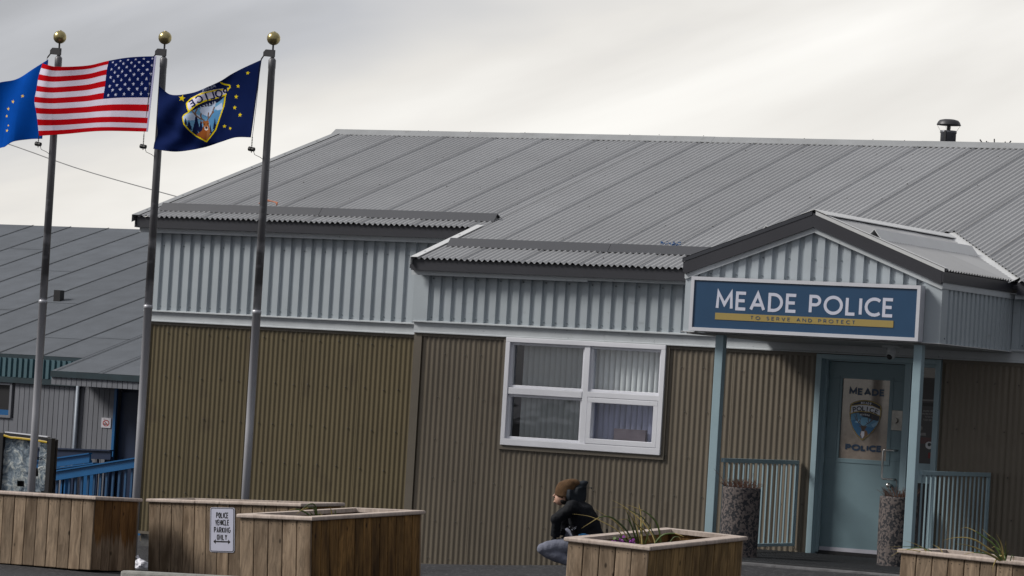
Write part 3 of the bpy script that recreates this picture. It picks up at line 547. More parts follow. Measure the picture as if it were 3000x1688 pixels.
# ---- roof
roofmb = MB()
per = .0762
def plane_pt(x, y, off): p = V(x, y, ZR(y)); return p+RN*off
def roof_sheets(mb, x0, x1, y0, y1):
    O = V(0, 0, ZR(0))
    def low(s, P):
        d = abs(s-(-15.312)); yv = 38.62-d*(38.62-36.80)/1.46+.17
        return P+SL*((max(y0, yv) if d < 1.56 else y0)/SL.y)
    sheet(mb, (0,0,ZR(0)), (1,0,0), RN, x0, x1, per, SINE(.0135), low, lambda s, P: P+SL*(y1/SL.y), per_sheet=10, step=.008)
roof_sheets(roofmb, XL-.16, XC+.10, EYL, RY-.02)
roof_sheets(roofmb, XC-.02, XE+.2, EYR, RY-.02)
for r in range(9):
    for i in range(52):
        x = XL+.2+i*.5+random.uniform(-.12,.12); y = EYR+.3+r*.78+random.uniform(-.03,.03)
        if (x < XC+.1 and y < EYL+.2) or random.random() < .35: continue
        p = plane_pt(x, y, .011); roofmb.tube([p, p+RN*.005], .008, 6, 1)
k = math.ceil((XL-.1)/.762)
while k*.762 < XE:
    x = k*.762+.019; y0 = (EYL+.01 if x < XC+.1 else EYR+.01)
    d = abs(x+15.312)
    if d < 1.56: y0 = max(y0, 38.62-d*1.2466+.19)
    a, c = plane_pt(x, y0, .0165), plane_pt(x, RY-.12, .0165); roofmb.prism([a, a+V(.006,0,0), a+V(.006,0,0)+RN*.001, a+RN*.001], c-a, 2); k += 1  # thin strips drawn as the shadow line along each sheet joint
roof = roofmb.build('roof', [M['roof'], M['screw'], M['lap']], ps); roof.data.polygons.foreach_set('use_smooth', [True]*len(roof.data.polygons))
part('roof_underlay', 'fascia', lambda b: (b.prism([(XL-.12, EYL+.07, ZR(EYL+.07)-.06), (XL-.12, RY, RZ-.06), (XL-.12, RY, RZ-.1), (XL-.12, EYL+.07, ZR(EYL+.07)-.1)], (4.9,0,0)),
     b.prism([(XC-.02, EYR+.07, ZR(EYR+.07)-.06), (XC-.02, RY, RZ-.06), (XC-.02, RY, RZ-.1), (XC-.02, EYR+.07, ZR(EYR+.07)-.1)], (XE-XC,0,0)),
     b.prism([(XL-.12, RY, RZ-.02), (XL-.12, 48.4, RZ-1.6), (XL-.12, 48.4, RZ-1.66), (XL-.12, RY, RZ-.1)], (XE-XL+.2,0,0))), roof)
def ridge(b, x0, x1, o=0):
    b.prism([(x0, RY-.13, ZR(RY-.13)+.016+o), (x0, RY-.01, RZ+.055+o), (x0, RY+.13, RZ-.02+o), (x0, RY-.01, RZ+.045+o), (x0, RY-.13, ZR(RY-.13)+.008+o)], (x1-x0,0,0))
x = XL-.2; i = 0
while x < XE+.2:
    part('ridge_cap', 'cap', lambda b: ridge(b, x, min(x+2.9, XE+.2), .002*(i%2)), roof); x += 2.9; i += 1
def rake(b, x, y0, y1, w=.11):
    a, c = plane_pt(x, y0, .018), plane_pt(x, y1, .018)
    b.prism([a, a+V(w,0,0), a+V(w,0,0)+RN*.004, a+RN*.004], c-a)
    b.prism([a, a+V(.004,0,0), a+V(.004,0,0)-V(0,0,.09), a-V(0,0,.09)], c-a)
    y = y0+.25
    while y < y1:
        p = plane_pt(x+w*.5, y, .022); b.tube([p, p+RN*.008], .012, 6); y += .8
part('rake_trim', 'cap', lambda b: rake(b, XL-.18, EYL-.01, RY-.1), roof)
part('rake_trim', 'white_flash', lambda b: rake(b, XC-.03, EYR-.015, EYL+.06, .10), roof)
def guard(b, x0, x1, y, h=.075, w=.11):
    a, c, t = plane_pt(x0, y-w, .012), plane_pt(x0, y+w*.7, .012), plane_pt(x0, y-.0, .012+h)
    d = V(x1-x0,0,0); th = V(0,0,-.006)
    b.prism([a, t, c, c+V(0,-.01,0), t+th*2, a+V(0,.012,0)], d)
part('snow_guard', 'baffle', lambda b: guard(b, -25.97, -23.6, 38.60), roof)
part('snow_guard', 'baffle', lambda b: guard(b, -23.597, -21.12, 38.605), roof)
part('snow_guard', 'baffle', lambda b: guard(b, -21.07, -18.95, 37.40), roof)
part('snow_guard', 'baffle', lambda b: guard(b, -18.947, -15.9, 37.405), roof)
part('snow_guard', 'baffle', lambda b: guard(b, -12.9, -9.0, 37.405), roof)

# ---- window with four lights and blinds
win = MB()
def ring(b, x0, x1, z0, z1, w, y0, y1, wb=None, c=.006):
    wb = wb or w
    b.cbox(x0, x1, y0, y1, z1-w, z1, c); b.cbox(x0, x1, y0, y1, z0, z0+wb, c)
    b.cbox(x0, x0+w, y0+.001, y1, z0+wb, z1-w, c*.5); b.cbox(x1-w, x1, y0+.001, y1, z0+wb, z1-w, c*.5)
ring(win, -20.015, -17.965, .945, 2.188, .055, 36.945, 37.09, .075)
win.cbox(-18.995, -18.925, 36.96, 37.09, 1.02, 2.133, .004)
win.cbox(-19.96, -18.996, 36.955, 37.09, 1.535, 1.612, .006); win.cbox(-18.924, -18.02, 36.955, 37.09, 1.552, 1.615, .006)
ring(win, -19.96, -18.995, 1.612, 2.133, .03, 36.985, 37.07); ring(win, -18.925, -18.02, 1.615, 2.133, .03, 36.985, 37.07)
ring(win, -19.96, -18.995, 1.02, 1.535, .03, 36.985, 37.07)
wf = win.build('window', M['winwhite'], ps)
part('brown_surround', 'brown_trim', lambda b: (b.box(-20.055, -20.016, 36.972, 37.0, .90, 2.187), b.box(-17.964, -17.925, 36.972, 37.0, .90, 2.187), b.box(-20.055, -17.925, 36.968, 37.0, .895, .944)), wf)
part('casement_sash', 'winwhite', lambda b: ring(b, -18.918, -18.025, 1.024, 1.548, .055, 36.95, 37.06, .06), wf)
for (x0,x1,z0,z1,g) in ((-19.93,-19.025,1.642,2.103,'glass'), (-18.895,-18.05,1.645,2.103,'glass'), (-19.93,-19.025,1.05,1.505,'glass'), (-18.863,-18.08,1.084,1.493,'glass_frost')):
    part('pane', g, lambda b: b.quad((x0,37.03,z0),(x1,37.03,z0),(x1,37.03,z1),(x0,37.03,z1)), wf)
def slats(b, x0, x1, z0, z1, ang, w=.085, off=.0):
    x = x0
    while x < x1:
        a = math.radians(ang+random.uniform(-7,7)); dx, dy = w/2*math.cos(a), w/2*math.sin(a)
        n = 5; bow = .016
        pts = [(x+dx*(2*i/n-1), 37.17+off+dy*(2*i/n-1)-bow*(1-(2*i/n-1)**2)) for i in range(n+1)]
        for i in range(n): b.quad((pts[i][0],pts[i][1],z0),(pts[i+1][0],pts[i+1][1],z0),(pts[i+1][0],pts[i+1][1],z1),(pts[i][0],pts[i][1],z1))
        x += .071
bl = MB(); bl.fixn = False; slats(bl, -19.84, -18.98, .98, 2.2, 30); slats(bl, -18.93, -18.03, 1.56, 2.2, 30)
smoothed(bl.build('vertical_blind', M['blind'], wf))
bl = MB(); bl.fixn = False; slats(bl, -18.90, -18.03, .98, 1.55, 30, .088); smoothed(bl.build('vertical_blind', M['blind_blue'], wf))
part('dark_room', 'room', lambda b: (b.box(-20.3, -17.6, 38.2, 38.25, .3, 2.6), b.box(-20.3, -17.6, 37.3, 38.2, .3, .35), b.box(-20.3,-20.25,37.1,38.2,.3,2.6), b.box(-17.65,-17.6,37.1,38.2,.3,2.6), b.box(-20.3,-17.6,37.1,38.2,2.55,2.6)))
b = MB(); b.cbox(-18.62, -18.22, 37.075, 37.12, 1.06, 1.215, .004)
setp(b.build('cardboard_box', mat('brown cardboard behind glass', (.19,.155,.14), .8, var=.2, vscale=10), origin=(-18.4,37.1,1.06)), 'small brown box standing on the sill behind the frosted lower window pane', 'box')

# ---- entrance door, frame and sidelight
b = MB()
YF = 36.955
b.cbox(-16.12, -16.055, YF, 37.17, -.03, 2.18, .004); b.cbox(-14.712, -14.65, YF, 37.17, -.03, 2.18, .004); b.cbox(-16.055, -14.712, YF+.001, 37.17, 2.128, 2.18, .004)
b.box(-16.055, -16.025, 37.07, 37.17, 0, 2.128); b.box(-16.025, -15.09, 37.07, 37.17, 2.112, 2.128)
b.box(-15.105, -15.03, 37.06, 37.17, -.02, 2.128)
b.box(-15.03, -14.712, 37.08, 37.17, .83, 1.045); b.box(-15.03, -14.712, 37.08, 37.17, -.02, .12); b.box(-15.03, -14.712, 37.08, 37.17, 2.09, 2.128)
b.box(-15.03, -15.0, 37.08, 37.17, .12, 2.09); b.box(-14.735, -14.712, 37.08, 37.17, .12, 2.09)
ef = b.build('door_frame', M['doorframe'], ps)
part('sidelight_pane', 'darkglass', lambda b: (b.quad((-15.0,37.13,1.045),(-14.735,37.13,1.045),(-14.735,37.13,2.09),(-15.0,37.13,2.09)), b.quad((-15.0,37.13,.12),(-14.735,37.13,.12),(-14.735,37.13,.83),(-15.0,37.13,.83))), ef)
# sidelight stickers
def grid_design(name, des, x0, x1, z0, z1, y, nx, nz, d_of, parent, m='paint', mask=None, tag_=None):
    """painted flat sheet: cells coloured by a Design; d_of maps (x,z) arrays to design coordinates"""
    X = np.linspace(x0, x1, nx+1); Z = np.linspace(z0, z1, nz+1)
    cx, cz = np.meshgrid((X[:-1]+X[1:])/2, (Z[:-1]+Z[1:])/2); u, v = d_of(cx.ravel(), cz.ravel())
    col = des.eval(u, v); keep = np.ones(len(col), bool)
    if mask is not None:
        dm = Design((0,0,0)).poly(mask, (1,1,1)); keep = dm.eval(u, v)[:,0] > .5
    mb = MB(); mb.v = [V(a, y, c) for c in Z for a in X]; w = nx+1
    mb.f = [(j*w+i, j*w+i+1, (j+1)*w+i+1, (j+1)*w+i) for j in range(nz) for i in range(nx) if keep[j*nx+i]]; mb.m = [0]*len(mb.f); mb.fixn = False
    return mb.build(name, M[m], parent, paint=col[keep])
ds = Design(srgb(62,60,62))
ds.poly([(0,0),(29,0),(29,30),(0,30)], srgb(48,44,46)).stroke([(0,31),(29,31)], 2.4, srgb(120,118,118)).stroke([(0,37),(29,37)], 4, srgb(14,14,18))
for k, (wd, yy) in enumerate(((14,46),(17,50),(11,54),(13,58))):
    for q in range(int(wd/1.7)): ds.stroke([(26-wd+q*1.7, yy-1.1), (26-wd+q*1.7+.3, yy+1.1)], .7, srgb(140,138,138))
ds.disc(9,70,3,3.4,srgb(122,120,120)).poly([(2,78),(16,76),(17,80),(3,81)], srgb(130,128,128)).poly([(0,83),(29,82),(29,90),(0,92)], srgb(86,52,54))
ds.disc(22,93,5.2,5.2,srgb(205,205,208)).disc(22,92,2.2,2.6,srgb(40,44,50)).poly([(21,103),(29,102),(29,110),(21,111)], srgb(120,10,18))
grid_design('window_sticker', ds, -14.998, -14.737, 1.05, 1.98, 37.126, 44, 150, lambda x, z: ((x+14.998)/.261*29, (1.98-z)/.93*118), ef)
# door leaf
b = MB()
b.cbox(-16.022, -15.108, 37.11, 37.155, .02, 1.046-.0, .003); b.cbox(-16.022, -15.858, 37.11, 37.155, 1.046, 1.926, .003); b.cbox(-15.295, -15.108, 37.11, 37.155, 1.046, 1.926, .003); b.cbox(-16.022, -15.108, 37.11, 37.155, 1.926, 2.105, .003)
door = b.build('door', M['door'], ps)
part('glazing_bead', 'door', lambda b: (b.box(-15.90,-15.888,37.104,37.11,1.0,1.965), b.box(-15.262,-15.25,37.104,37.11,1.0,1.965), b.box(-15.888,-15.262,37.104,37.11,1.953,1.965), b.box(-15.888,-15.262,37.104,37.11,1.0,1.012)), door)
part('kick_strip', mat('worn white sweep strip', (.42,.42,.48), .6), lambda b: (b.box(-16.02,-15.11,37.102,37.11,.02,.062)), door)
part('threshold_gap', 'black', lambda b: b.box(-16.03,-15.1,37.09,37.16,-.02,.018), door)
part('door_glass', 'doorglass', lambda b: b.quad((-15.858,37.13,1.046),(-15.295,37.13,1.046),(-15.295,37.13,1.926),(-15.858,37.13,1.926)), door)
K = 1.00324; kx = lambda x: x*K; kz = lambda z: 1.5+(z-1.5)*K
def doortext(b, t, x0, x1, z0, z1, w): lettering(b, t, kx(x0), kx(x1), kz(z0), kz(z1), 37.126, w, gap=.34)
part('lettering', 'letterblue', lambda b: doortext(b, 'MEADE', -15.728, -15.303, 1.748, 1.826, .021), door)
part('lettering', 'letterblue', lambda b: doortext(b, 'POLICE', -15.737, -15.304, 1.137, 1.209, .021), door)
# shield emblem, traced in its own flat units
gold, white_, navy = srgb(150,128,60), srgb(190,192,200), srgb(20,24,38)
outer = [(665,622),(600,630),(540,652),(512,668),(502,700),(500,770),(510,845),(540,932),(590,1002),(654,1056),(712,1004),(772,942),(818,852),(840,775),(842,705),(830,672),(790,648),(735,630)]
shrink = lambda P, k, c=(668,830): [(c[0]+(x-c[0])*k, c[1]+(y-c[1])*k) for x, y in P]
inner = shrink(outer, .955)
D = Design(srgb(12,14,22)); D.poly(shrink(outer,.985), gold).poly(shrink(outer,.945), navy)
D.poly([(518,782),(548,772),(600,764),(640,800),(700,812),(760,806),(826,790),(815,845),(768,925),(710,995),(654,1040),(596,990),(545,920),(520,850)], srgb(78,128,160))
D.poly([(520,850),(560,838),(610,835),(640,850),(700,905),(745,912),(800,880),(768,925),(710,995),(654,1040),(596,990),(545,920)], srgb(42,98,140))
D.poly([(640,815),(690,808),(730,838),(690,900),(640,900),(585,850),(560,858)], srgb(108,160,192)).poly([(560,862),(600,846),(640,858),(600,872)], srgb(130,172,200)).poly([(740,880),(810,840),(800,880),(760,910)], srgb(122,160,188))
D.poly([(598,764),(640,790),(700,812),(760,830),(800,838),(812,838),(830,782),(720,754),(620,750)], navy)
D.poly([(505,775),(512,688),(600,672),(668,669),(742,677),(832,714),(838,768),(834,790),(720,754),(620,750),(560,762),(512,784)], gold)
D.poly([(513,770),(519,696),(600,680),(668,677),(742,685),(824,718),(828,778),(720,745),(620,741),(560,752)], white_)
D.text('POLICE', [(552,730,-10),(602,719,-5),(650,716,0),(688,718,4),(735,727,9),(786,742,15)], 42, 10.5, navy, 1.12)
D.text('MEADE', [(628,656,-3),(652,655,-1),(675,655,1),(698,657,3),(722,660,5)], 19, 4.5, white_, .9)
D.text('ALASKA', [(622,779,-2),(639,778,0),(656,778,0),(674,779,1),(692,781,2),(710,784,3)], 16, 4, white_, .9)
ant = srgb(70,50,40)
for s_ in ([(645,900),(615,878),(592,850),(582,810),(570,775)],[(592,850),(570,830),(560,800)],[(605,868),(618,840),(622,820)],[(622,882),(622,862),(618,850)],
           [(668,898),(700,875),(728,850),(745,812),(752,785)],[(728,850),(750,835),(756,815)],[(715,862),(705,838),(705,818)],[(700,875),(690,858)]): D.stroke(s_, 7, ant)
D.poly([(635,950),(625,1000),(654,1040),(700,1000),(712,985),(692,945)], srgb(112,82,58)).poly([(640,955),(634,990),(652,1034),(672,1000),(672,955)], srgb(190,192,205))
D.poly([(632,895),(690,900),(680,930),(664,956),(648,956),(634,925)], srgb(72,52,40)).disc(655,948,9,7,srgb(24,20,20)).poly([(635,905),(608,902),(630,918)], srgb(80,58,44)).poly([(688,905),(700,897),(686,920)], srgb(80,58,44))
def door_uv(x, z):
    # measured on the wall plane: (505,750)->-15.710..., (842,745)->-15.330
    return 500+(x/K+15.710)/.380*342, 1052-((z-1.5)/K+1.5-1.256)/.441*427
grid_design('emblem', D, kx(-15.715), kx(-15.325), kz(1.25), kz(1.70), 37.124, 120, 140, door_uv, door, mask=outer)
b = MB(); b.tube([V(-15.285,37.11,1.166),V(-15.285,37.05,1.166),V(-15.285,37.02,1.145),V(-15.285,37.02,.87),V(-15.285,37.05,.85),V(-15.285,37.11,.85)], .011, 8)
pull = MB(); pull.tube([V(-15.165,37.105,1.166),V(-15.19,37.04,1.166),V(-15.285,37.03,1.166),V(-15.297,37.03,1.150),V(-15.297,37.03,.866),V(-15.285,37.03,.85),V(-15.19,37.04,.85),V(-15.165,37.105,.85)], .0115, 8)
pull.build('pull_handle', M['steel'], door, smooth=True)
part('lock_plate', mat('dull steel plate', (.30,.29,.27), .4, metal=.7, var=.3, vscale=9), lambda b: (b.cbox(-15.245, -15.118, 37.092, 37.108, 1.386, 1.606, .004), b.tube([(-15.195,37.09,1.495),(-15.195,37.06,1.495)], .03, 12)), door)
part('door_knob', 'steel', lambda b: (b.tube([(-15.225,37.11,.782),(-15.225,37.07,.782)], .022, 10), b.ball((-15.225,37.055,.782), .03)), door, smooth=True)
for z in (1.86, 1.04, .225): part('hinge', 'doorframe', lambda b: (b.tube([(-16.03,37.095,z-.055),(-16.03,37.095,z+.055)], .012, 8), b.box(-16.06,-16.022,37.100,37.109,z-.05,z+.05)), door)

# ---- porch: gable canopy on two posts
PY = 34.88; PXL, PXR, AX, AZ = -16.77, -13.855, -15.312, 3.60
gsl = (AZ-3.06)/(PXR-AX)
zg = lambda x: AZ-gsl*abs(x-AX)
ribbed('gable_cladding', PXL+.02, PXR-.02, PY+.02, 2.312, 3.0, ztop=lambda x: zg(x)-.19, screwz=(2.36, 2.93, 3.12), phase=.068)
part('corner_trim', 'pale', lambda b: (b.prism([(-14.06,PY-.004,2.31),(PXR+.0,PY-.004,2.31),(PXR+.0,PY-.004,2.90),(-14.06,PY-.004,2.95)], (0,.014,0)), b.box(PXR-.01,PXR,PY+.011,PY+.12,2.31,2.90),
     b.prism([(PXL,PY-.004,2.31),(-16.63,PY-.004,2.31),(-16.63,PY-.004,2.95),(PXL,PY-.004,2.90)], (0,.014,0))))
def gstrip(b, x0, x1, d0, d1, y0, y1):
    for a, c in ((x0, AX), (AX, x1)):
        b.prism([(a,y0,zg(a)-d0),(c,y0,zg(c)-d0),(c,y0,zg(c)-d1),(a,y0,zg(a)-d1)], (0,y1-y0,0))
part('gable_fascia', 'fascia', lambda b: (gstrip(b, PXL, PXR, 0, .145, PY-.05, PY-.02),
     b.box(PXR-.003, PXR+.02, PY-.048, 37.0, 2.935, 3.045), b.box(PXL-.02, PXL+.003, PY-.048, 36.7, 2.935, 3.045)))
part('gable_trim', 'pale_trim', lambda b: (gstrip(b, PXL, PXR, .13, .20, PY-.022, PY-.006), b.box(PXR-.012, PXR+.008, PY-.02, 37.0, 2.870, 2.936), b.box(PXL-.008, PXL+.012, PY-.02, 36.8, 2.870, 2.936)))
def side_cladding(b, x, sgn):
    sheet(b, (x, 0, 0), (0,1,0), (sgn,0,0), PY+.12, 36.98, .125, BOXR(.024), lambda s, P: V(P.x, P.y, 2.312), lambda s, P: V(P.x, P.y, 2.90))
part('side_cladding', 'pale', lambda b: side_cladding(b, PXR-.006, 1))
part('side_cladding', 'pale', lambda b: side_cladding(b, PXL+.006, -1))
part('drip_edge', 'white_flash', lambda b: (b.box(PXR-.02, PXR+.022, PY+.0, 37.0, 2.302, 2.310), b.box(PXL-.022, PXL+.02, PY, 36.9, 2.302, 2.310), b.box(PXL-.01, PXR+.01, PY-.03, PY-.002, 2.303, 2.309)))
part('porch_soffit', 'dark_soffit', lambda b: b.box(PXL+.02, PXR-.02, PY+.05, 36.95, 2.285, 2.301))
# porch roof sheets run down both slopes from a ridge along Y
pr = MB(); gn = math.hypot(1, gsl)
for sg in (1, -1):
    dn = V(sg/gn, 0, -gsl/gn); nr = V(sg*gsl/gn, 0, 1/gn)
    half = (PXR-AX+.03)*gn
    sheet(pr, (AX, 0, AZ+.012), (0,1,0), nr, PY-.03, 38.9, .0762, SINE(.0115), lambda s, P: P+dn*.02, lambda s, P: P+dn*half, per_sheet=10, step=.003)
proof = pr.build('porch_roof', M['roof_porch'], ps); smoothed(proof)
def pcap(b):
    for sg in (1, -1):
        b.prism([(AX, PY-.05, AZ+.045), (AX+sg*.15, PY-.05, AZ+.045-.15*gsl+.002), (AX+sg*.15, PY-.05, AZ+.039-.15*gsl), (AX, PY-.05, AZ+.038)], (0, 3.98, 0))
part('ridge_cap', 'white_flash', pcap, proof)
def praker(b, sg):
    p = lambda x, o: V(x, PY-.055, zg(x)+o)
    a, c = AX+sg*.02, AX+sg*(PXR-AX+.03)
    b.prism([p(a,.034), p(c,.034), p(c,.028), p(a,.028)], (0,.10,0)); b.prism([p(a,.034), p(c,.034), p(c,-.01), p(a,-.01)], (0,.005,0))
part('rake_trim', 'white_flash', lambda b: praker(b, 1), proof)
part('rake_trim', 'baffle', lambda b: praker(b, -1), proof)
def pguard(b, sg, x, y0, y1):
    o = .018; h = .085; w = .10; f = lambda xx, up: V(xx, y0, zg(xx)+up)
    a, t, c = f(x+sg*w, o), f(x, o+h), f(x-sg*w*.6, o)
    b.prism([a, t, c, c+V(sg*.012,0,0), t-V(0,0,.012), a-V(sg*.012,0,0)], (0,y1-y0,0))
part('snow_guard', 'white_flash', lambda b: pguard(b, 1, -14.68, PY+.08, 37.75), proof)  # pale metal here puts the guard's bright lighting into its colour
part('snow_guard', 'white_flash', lambda b: pguard(b, -1, -15.93, PY+.12, 37.9), proof)
# valley flashing between porch roof and main roof
def valley(b, sg):
    a = lambda d, dy, o=-.016: V(AX+sg*d, 38.62-d*(38.62-36.80)/1.46+dy, 0)+V(0,0,ZR(38.62-d*(38.62-36.80)/1.46+dy)+o)
    for q in range(6):
        d0, d1 = 1.50*q/6, 1.50*(q+1)/6
        b.prism([a(d0,-.10,.012), a(d1,-.10,.012), a(d1,.24,-.018), a(d0,.24,-.018)], (0,0,.003))
part('valley_flashing', 'white_flash', lambda b: valley(b, 1), proof)
part('valley_flashing', 'white_flash', lambda b: valley(b, -1), proof)
post = MB(); post.cbox(-16.398, -16.305, 34.91, 35.0, -.035, 2.286, .006); p1 = post.build('porch_post', M['doorframe'], ps)
post = MB(); post.cbox(-14.148, -14.055, 34.91, 35.0, -.035, 2.286, .006); post.build('porch_post', M['doorframe'], ps)
# side railings
def railing(x, y0, y1, z0, z1):
    b = MB(); b.cbox(x-.02, x+.02, y0, y1, z1-.045, z1, .004); b.cbox(x-.02, x+.02, y0, y1, z0, z0+.035, .004); b.cbox(x-.018, x+.018, y1-.04, y1, z0+.036, z1-.046, .003)
    r = b.build('porch_railing', M['doorframe'], ps)
    n = int(round((y1-.06-y0)/.118)); base = None
    for i in range(n):
        y = y0+.05+i*(y1-.10-y0)/(n-1)
        if base is None:
            bb = MB(); bb.box(x-.008, x+.008, y-.008, y+.008, z0+.036, z1-.046); base = bb.build('baluster', M['doorframe'], r); y00 = y
        else:
            c = base.copy(); COL.objects.link(c); c.parent = r; c.location = (0, y-y00, 0); ORG[c] = ORG[r]
railing(-16.275, 35.0, 36.97, .045, .99); railing(-14.03, 35.0, 36.97, .10, .995)

# ================================================================ objects fixed to or standing by the station
sg = thing('station_sign', 'wide blue sign in a pale frame reading MEADE POLICE on the porch gable', 'sign', (-15.33, 34.8, 2.6))
SY = 34.73
def sframe(b):
    x0, x1, z0, z1, w = -16.635, -14.035, 2.315, 2.888, .037
    for P in ([(x0,z0),(x1,z0),(x1-w,z0+w),(x0+w,z0+w)], [(x1,z0),(x1,z1),(x1-w,z1-w),(x1-w,z0+w)], [(x1,z1),(x0,z1),(x0+w,z1-w),(x1-w,z1-w)], [(x0,z1),(x0,z0),(x0+w,z0+w),(x0+w,z1-w)]):
        b.prism([(p[0], SY, p[1]) for p in P], (0,.13,0))
part('sign_frame', 'alu', sframe, sg)
part('sign_panel', 'signblue', lambda b: b.box(-16.60, -14.07, SY+.014, SY+.04, 2.35, 2.853), sg)
LY = SY+.012
def two(b): lettering(b, 'MEADE', -16.338, -15.405, 2.549, 2.748, LY, .033, gap=.33); lettering(b, 'POLICE', -15.272, -14.320, 2.547, 2.746, LY, .033, gap=.34)
part('lettering', 'signwhite', two, sg)
part('gold_bar', 'signgold', lambda b: b.box(-16.338, -14.318, SY+.009, SY+.0135, 2.444, 2.515), sg)
part('small_lettering', 'signblue', lambda b: lettering(b, 'TO SERVE AND PROTECT', -15.93, -14.742, 2.460, 2.498, SY+.0075, .0062, gap=.68, space=1.0), sg)

cm = thing('security_camera', 'small pale dome camera under the porch soffit above the door', 'camera', (-14.75, 35.8, 2.3))
part('bracket', 'pale_trim', lambda b: (b.cbox(-14.84,-14.66,35.72,35.88,2.262,2.284,.004), b.lathe((-14.75,35.8,2.20),[(.05,0),(.055,.03),(.045,.062)],16)), cm, smooth=False)
part('housing', 'pale_trim', lambda b: b.ball((-14.755,35.79,2.185), .05), cm, smooth=True)
part('lens', 'black', lambda b: b.ball((-14.76,35.765,2.165), .033), cm, smooth=True)

vt = thing('roof_vent', 'dark metal flue pipe with mushroom rain cap rising behind the roof ridge', 'vent', (-17.095, 43.55, 4.6))
VX, VY = -17.36, 43.60
vt.location = (VX, VY, 4.6); ORG[vt] = V(VX, VY, 4.6)
vm = mat('galvanised flue with rust', (.16,.165,.185), .45, metal=.5, var=.25, vscale=6, dirt=((.09,.05,.02), 3, .6, .7, (2,2,.5)))
part('pipe', vm, lambda b: b.lathe((VX,VY,4.7), [(.10,0),(.10,.505),(.107,.51),(.107,.54),(.09,.54)], 28), vt, smooth=True)
part('strap', 'darkmetal', lambda b: (b.box(VX-.02,VX+.02,VY-.012,VY+.012,5.15,5.33), b.box(VX-.012,VX+.012,VY-.115,VY-.11,5.0,5.24)), vt)
part('rain_cap', 'darkmetal', lambda b: b.lathe((VX,VY,5.312), [(.157,0),(.155,.006),(.14,.04),(.12,.062),(.07,.074),(.001,.078)], 32), vt, smooth=True)
part('brace_wire', 'darkmetal', lambda b: [b.tube([(VX+.1*math.cos(a),VY+.1*math.sin(a),5.23),(VX+.15*math.cos(a),VY+.15*math.sin(a),5.315)], .002, 5) for a in (0.45,2.2,math.pi+.45,5.3)], vt)
an = MB(); hub = V(-16.787, 43.808, 4.87)
for p in ((-16.965,43.702,5.145),(-16.893,43.742,5.131),(-16.804,43.789,5.165),(-16.676,43.859,5.137),(-16.615,43.892,5.151)): an.tube([hub, p], .0085, 6)
for a in range(7): an.tube([hub, hub+V(.25*math.cos(a*.9), .25*math.sin(a*.9), .05)], .0085, 6)
an.tube([hub-V(0,0,.25), hub], .012, 6)
setp(an.build('radial_antenna', M['darkmetal'], origin=hub[:]), 'spray of thin dark rods poking up behind the roof ridge near the vent', 'antenna')
b = MB()
for k in range(3):
    b.tube([plane_pt(-24.62+.02*k, 38.74, .08+.01*k), plane_pt(-24.55, 38.80, .10+.01*k), plane_pt(-24.45, 38.78, .105), plane_pt(-24.36+.01*k, 38.74, .10), plane_pt(-24.33, 38.70, .075)], .008, 6)
setp(b.build('orange_rope', mat('faded orange rope', (.42,.16,.09), .8), smooth=True, origin=(-24.5,38.75,3.7)), 'short loop of faded orange rope lying on the upper left snow guard', 'rope')
b = MB()
for k in range(22):
    p = plane_pt(-18.25+random.uniform(-.13,.13), 37.50+random.uniform(-.02,.05), .06+random.uniform(0,.035)); b.tube([p, p+V(random.uniform(-.04,.04),0,random.uniform(-.015,.015))], .006, 5)
setp(b.build('blue_tarp_scrap', mat('blue tarp scrap', (.03,.10,.26), .6), origin=(-18.25,37.5,3.3)), 'torn scrap of blue tarp caught on the snow guard left of the porch', 'tarp')

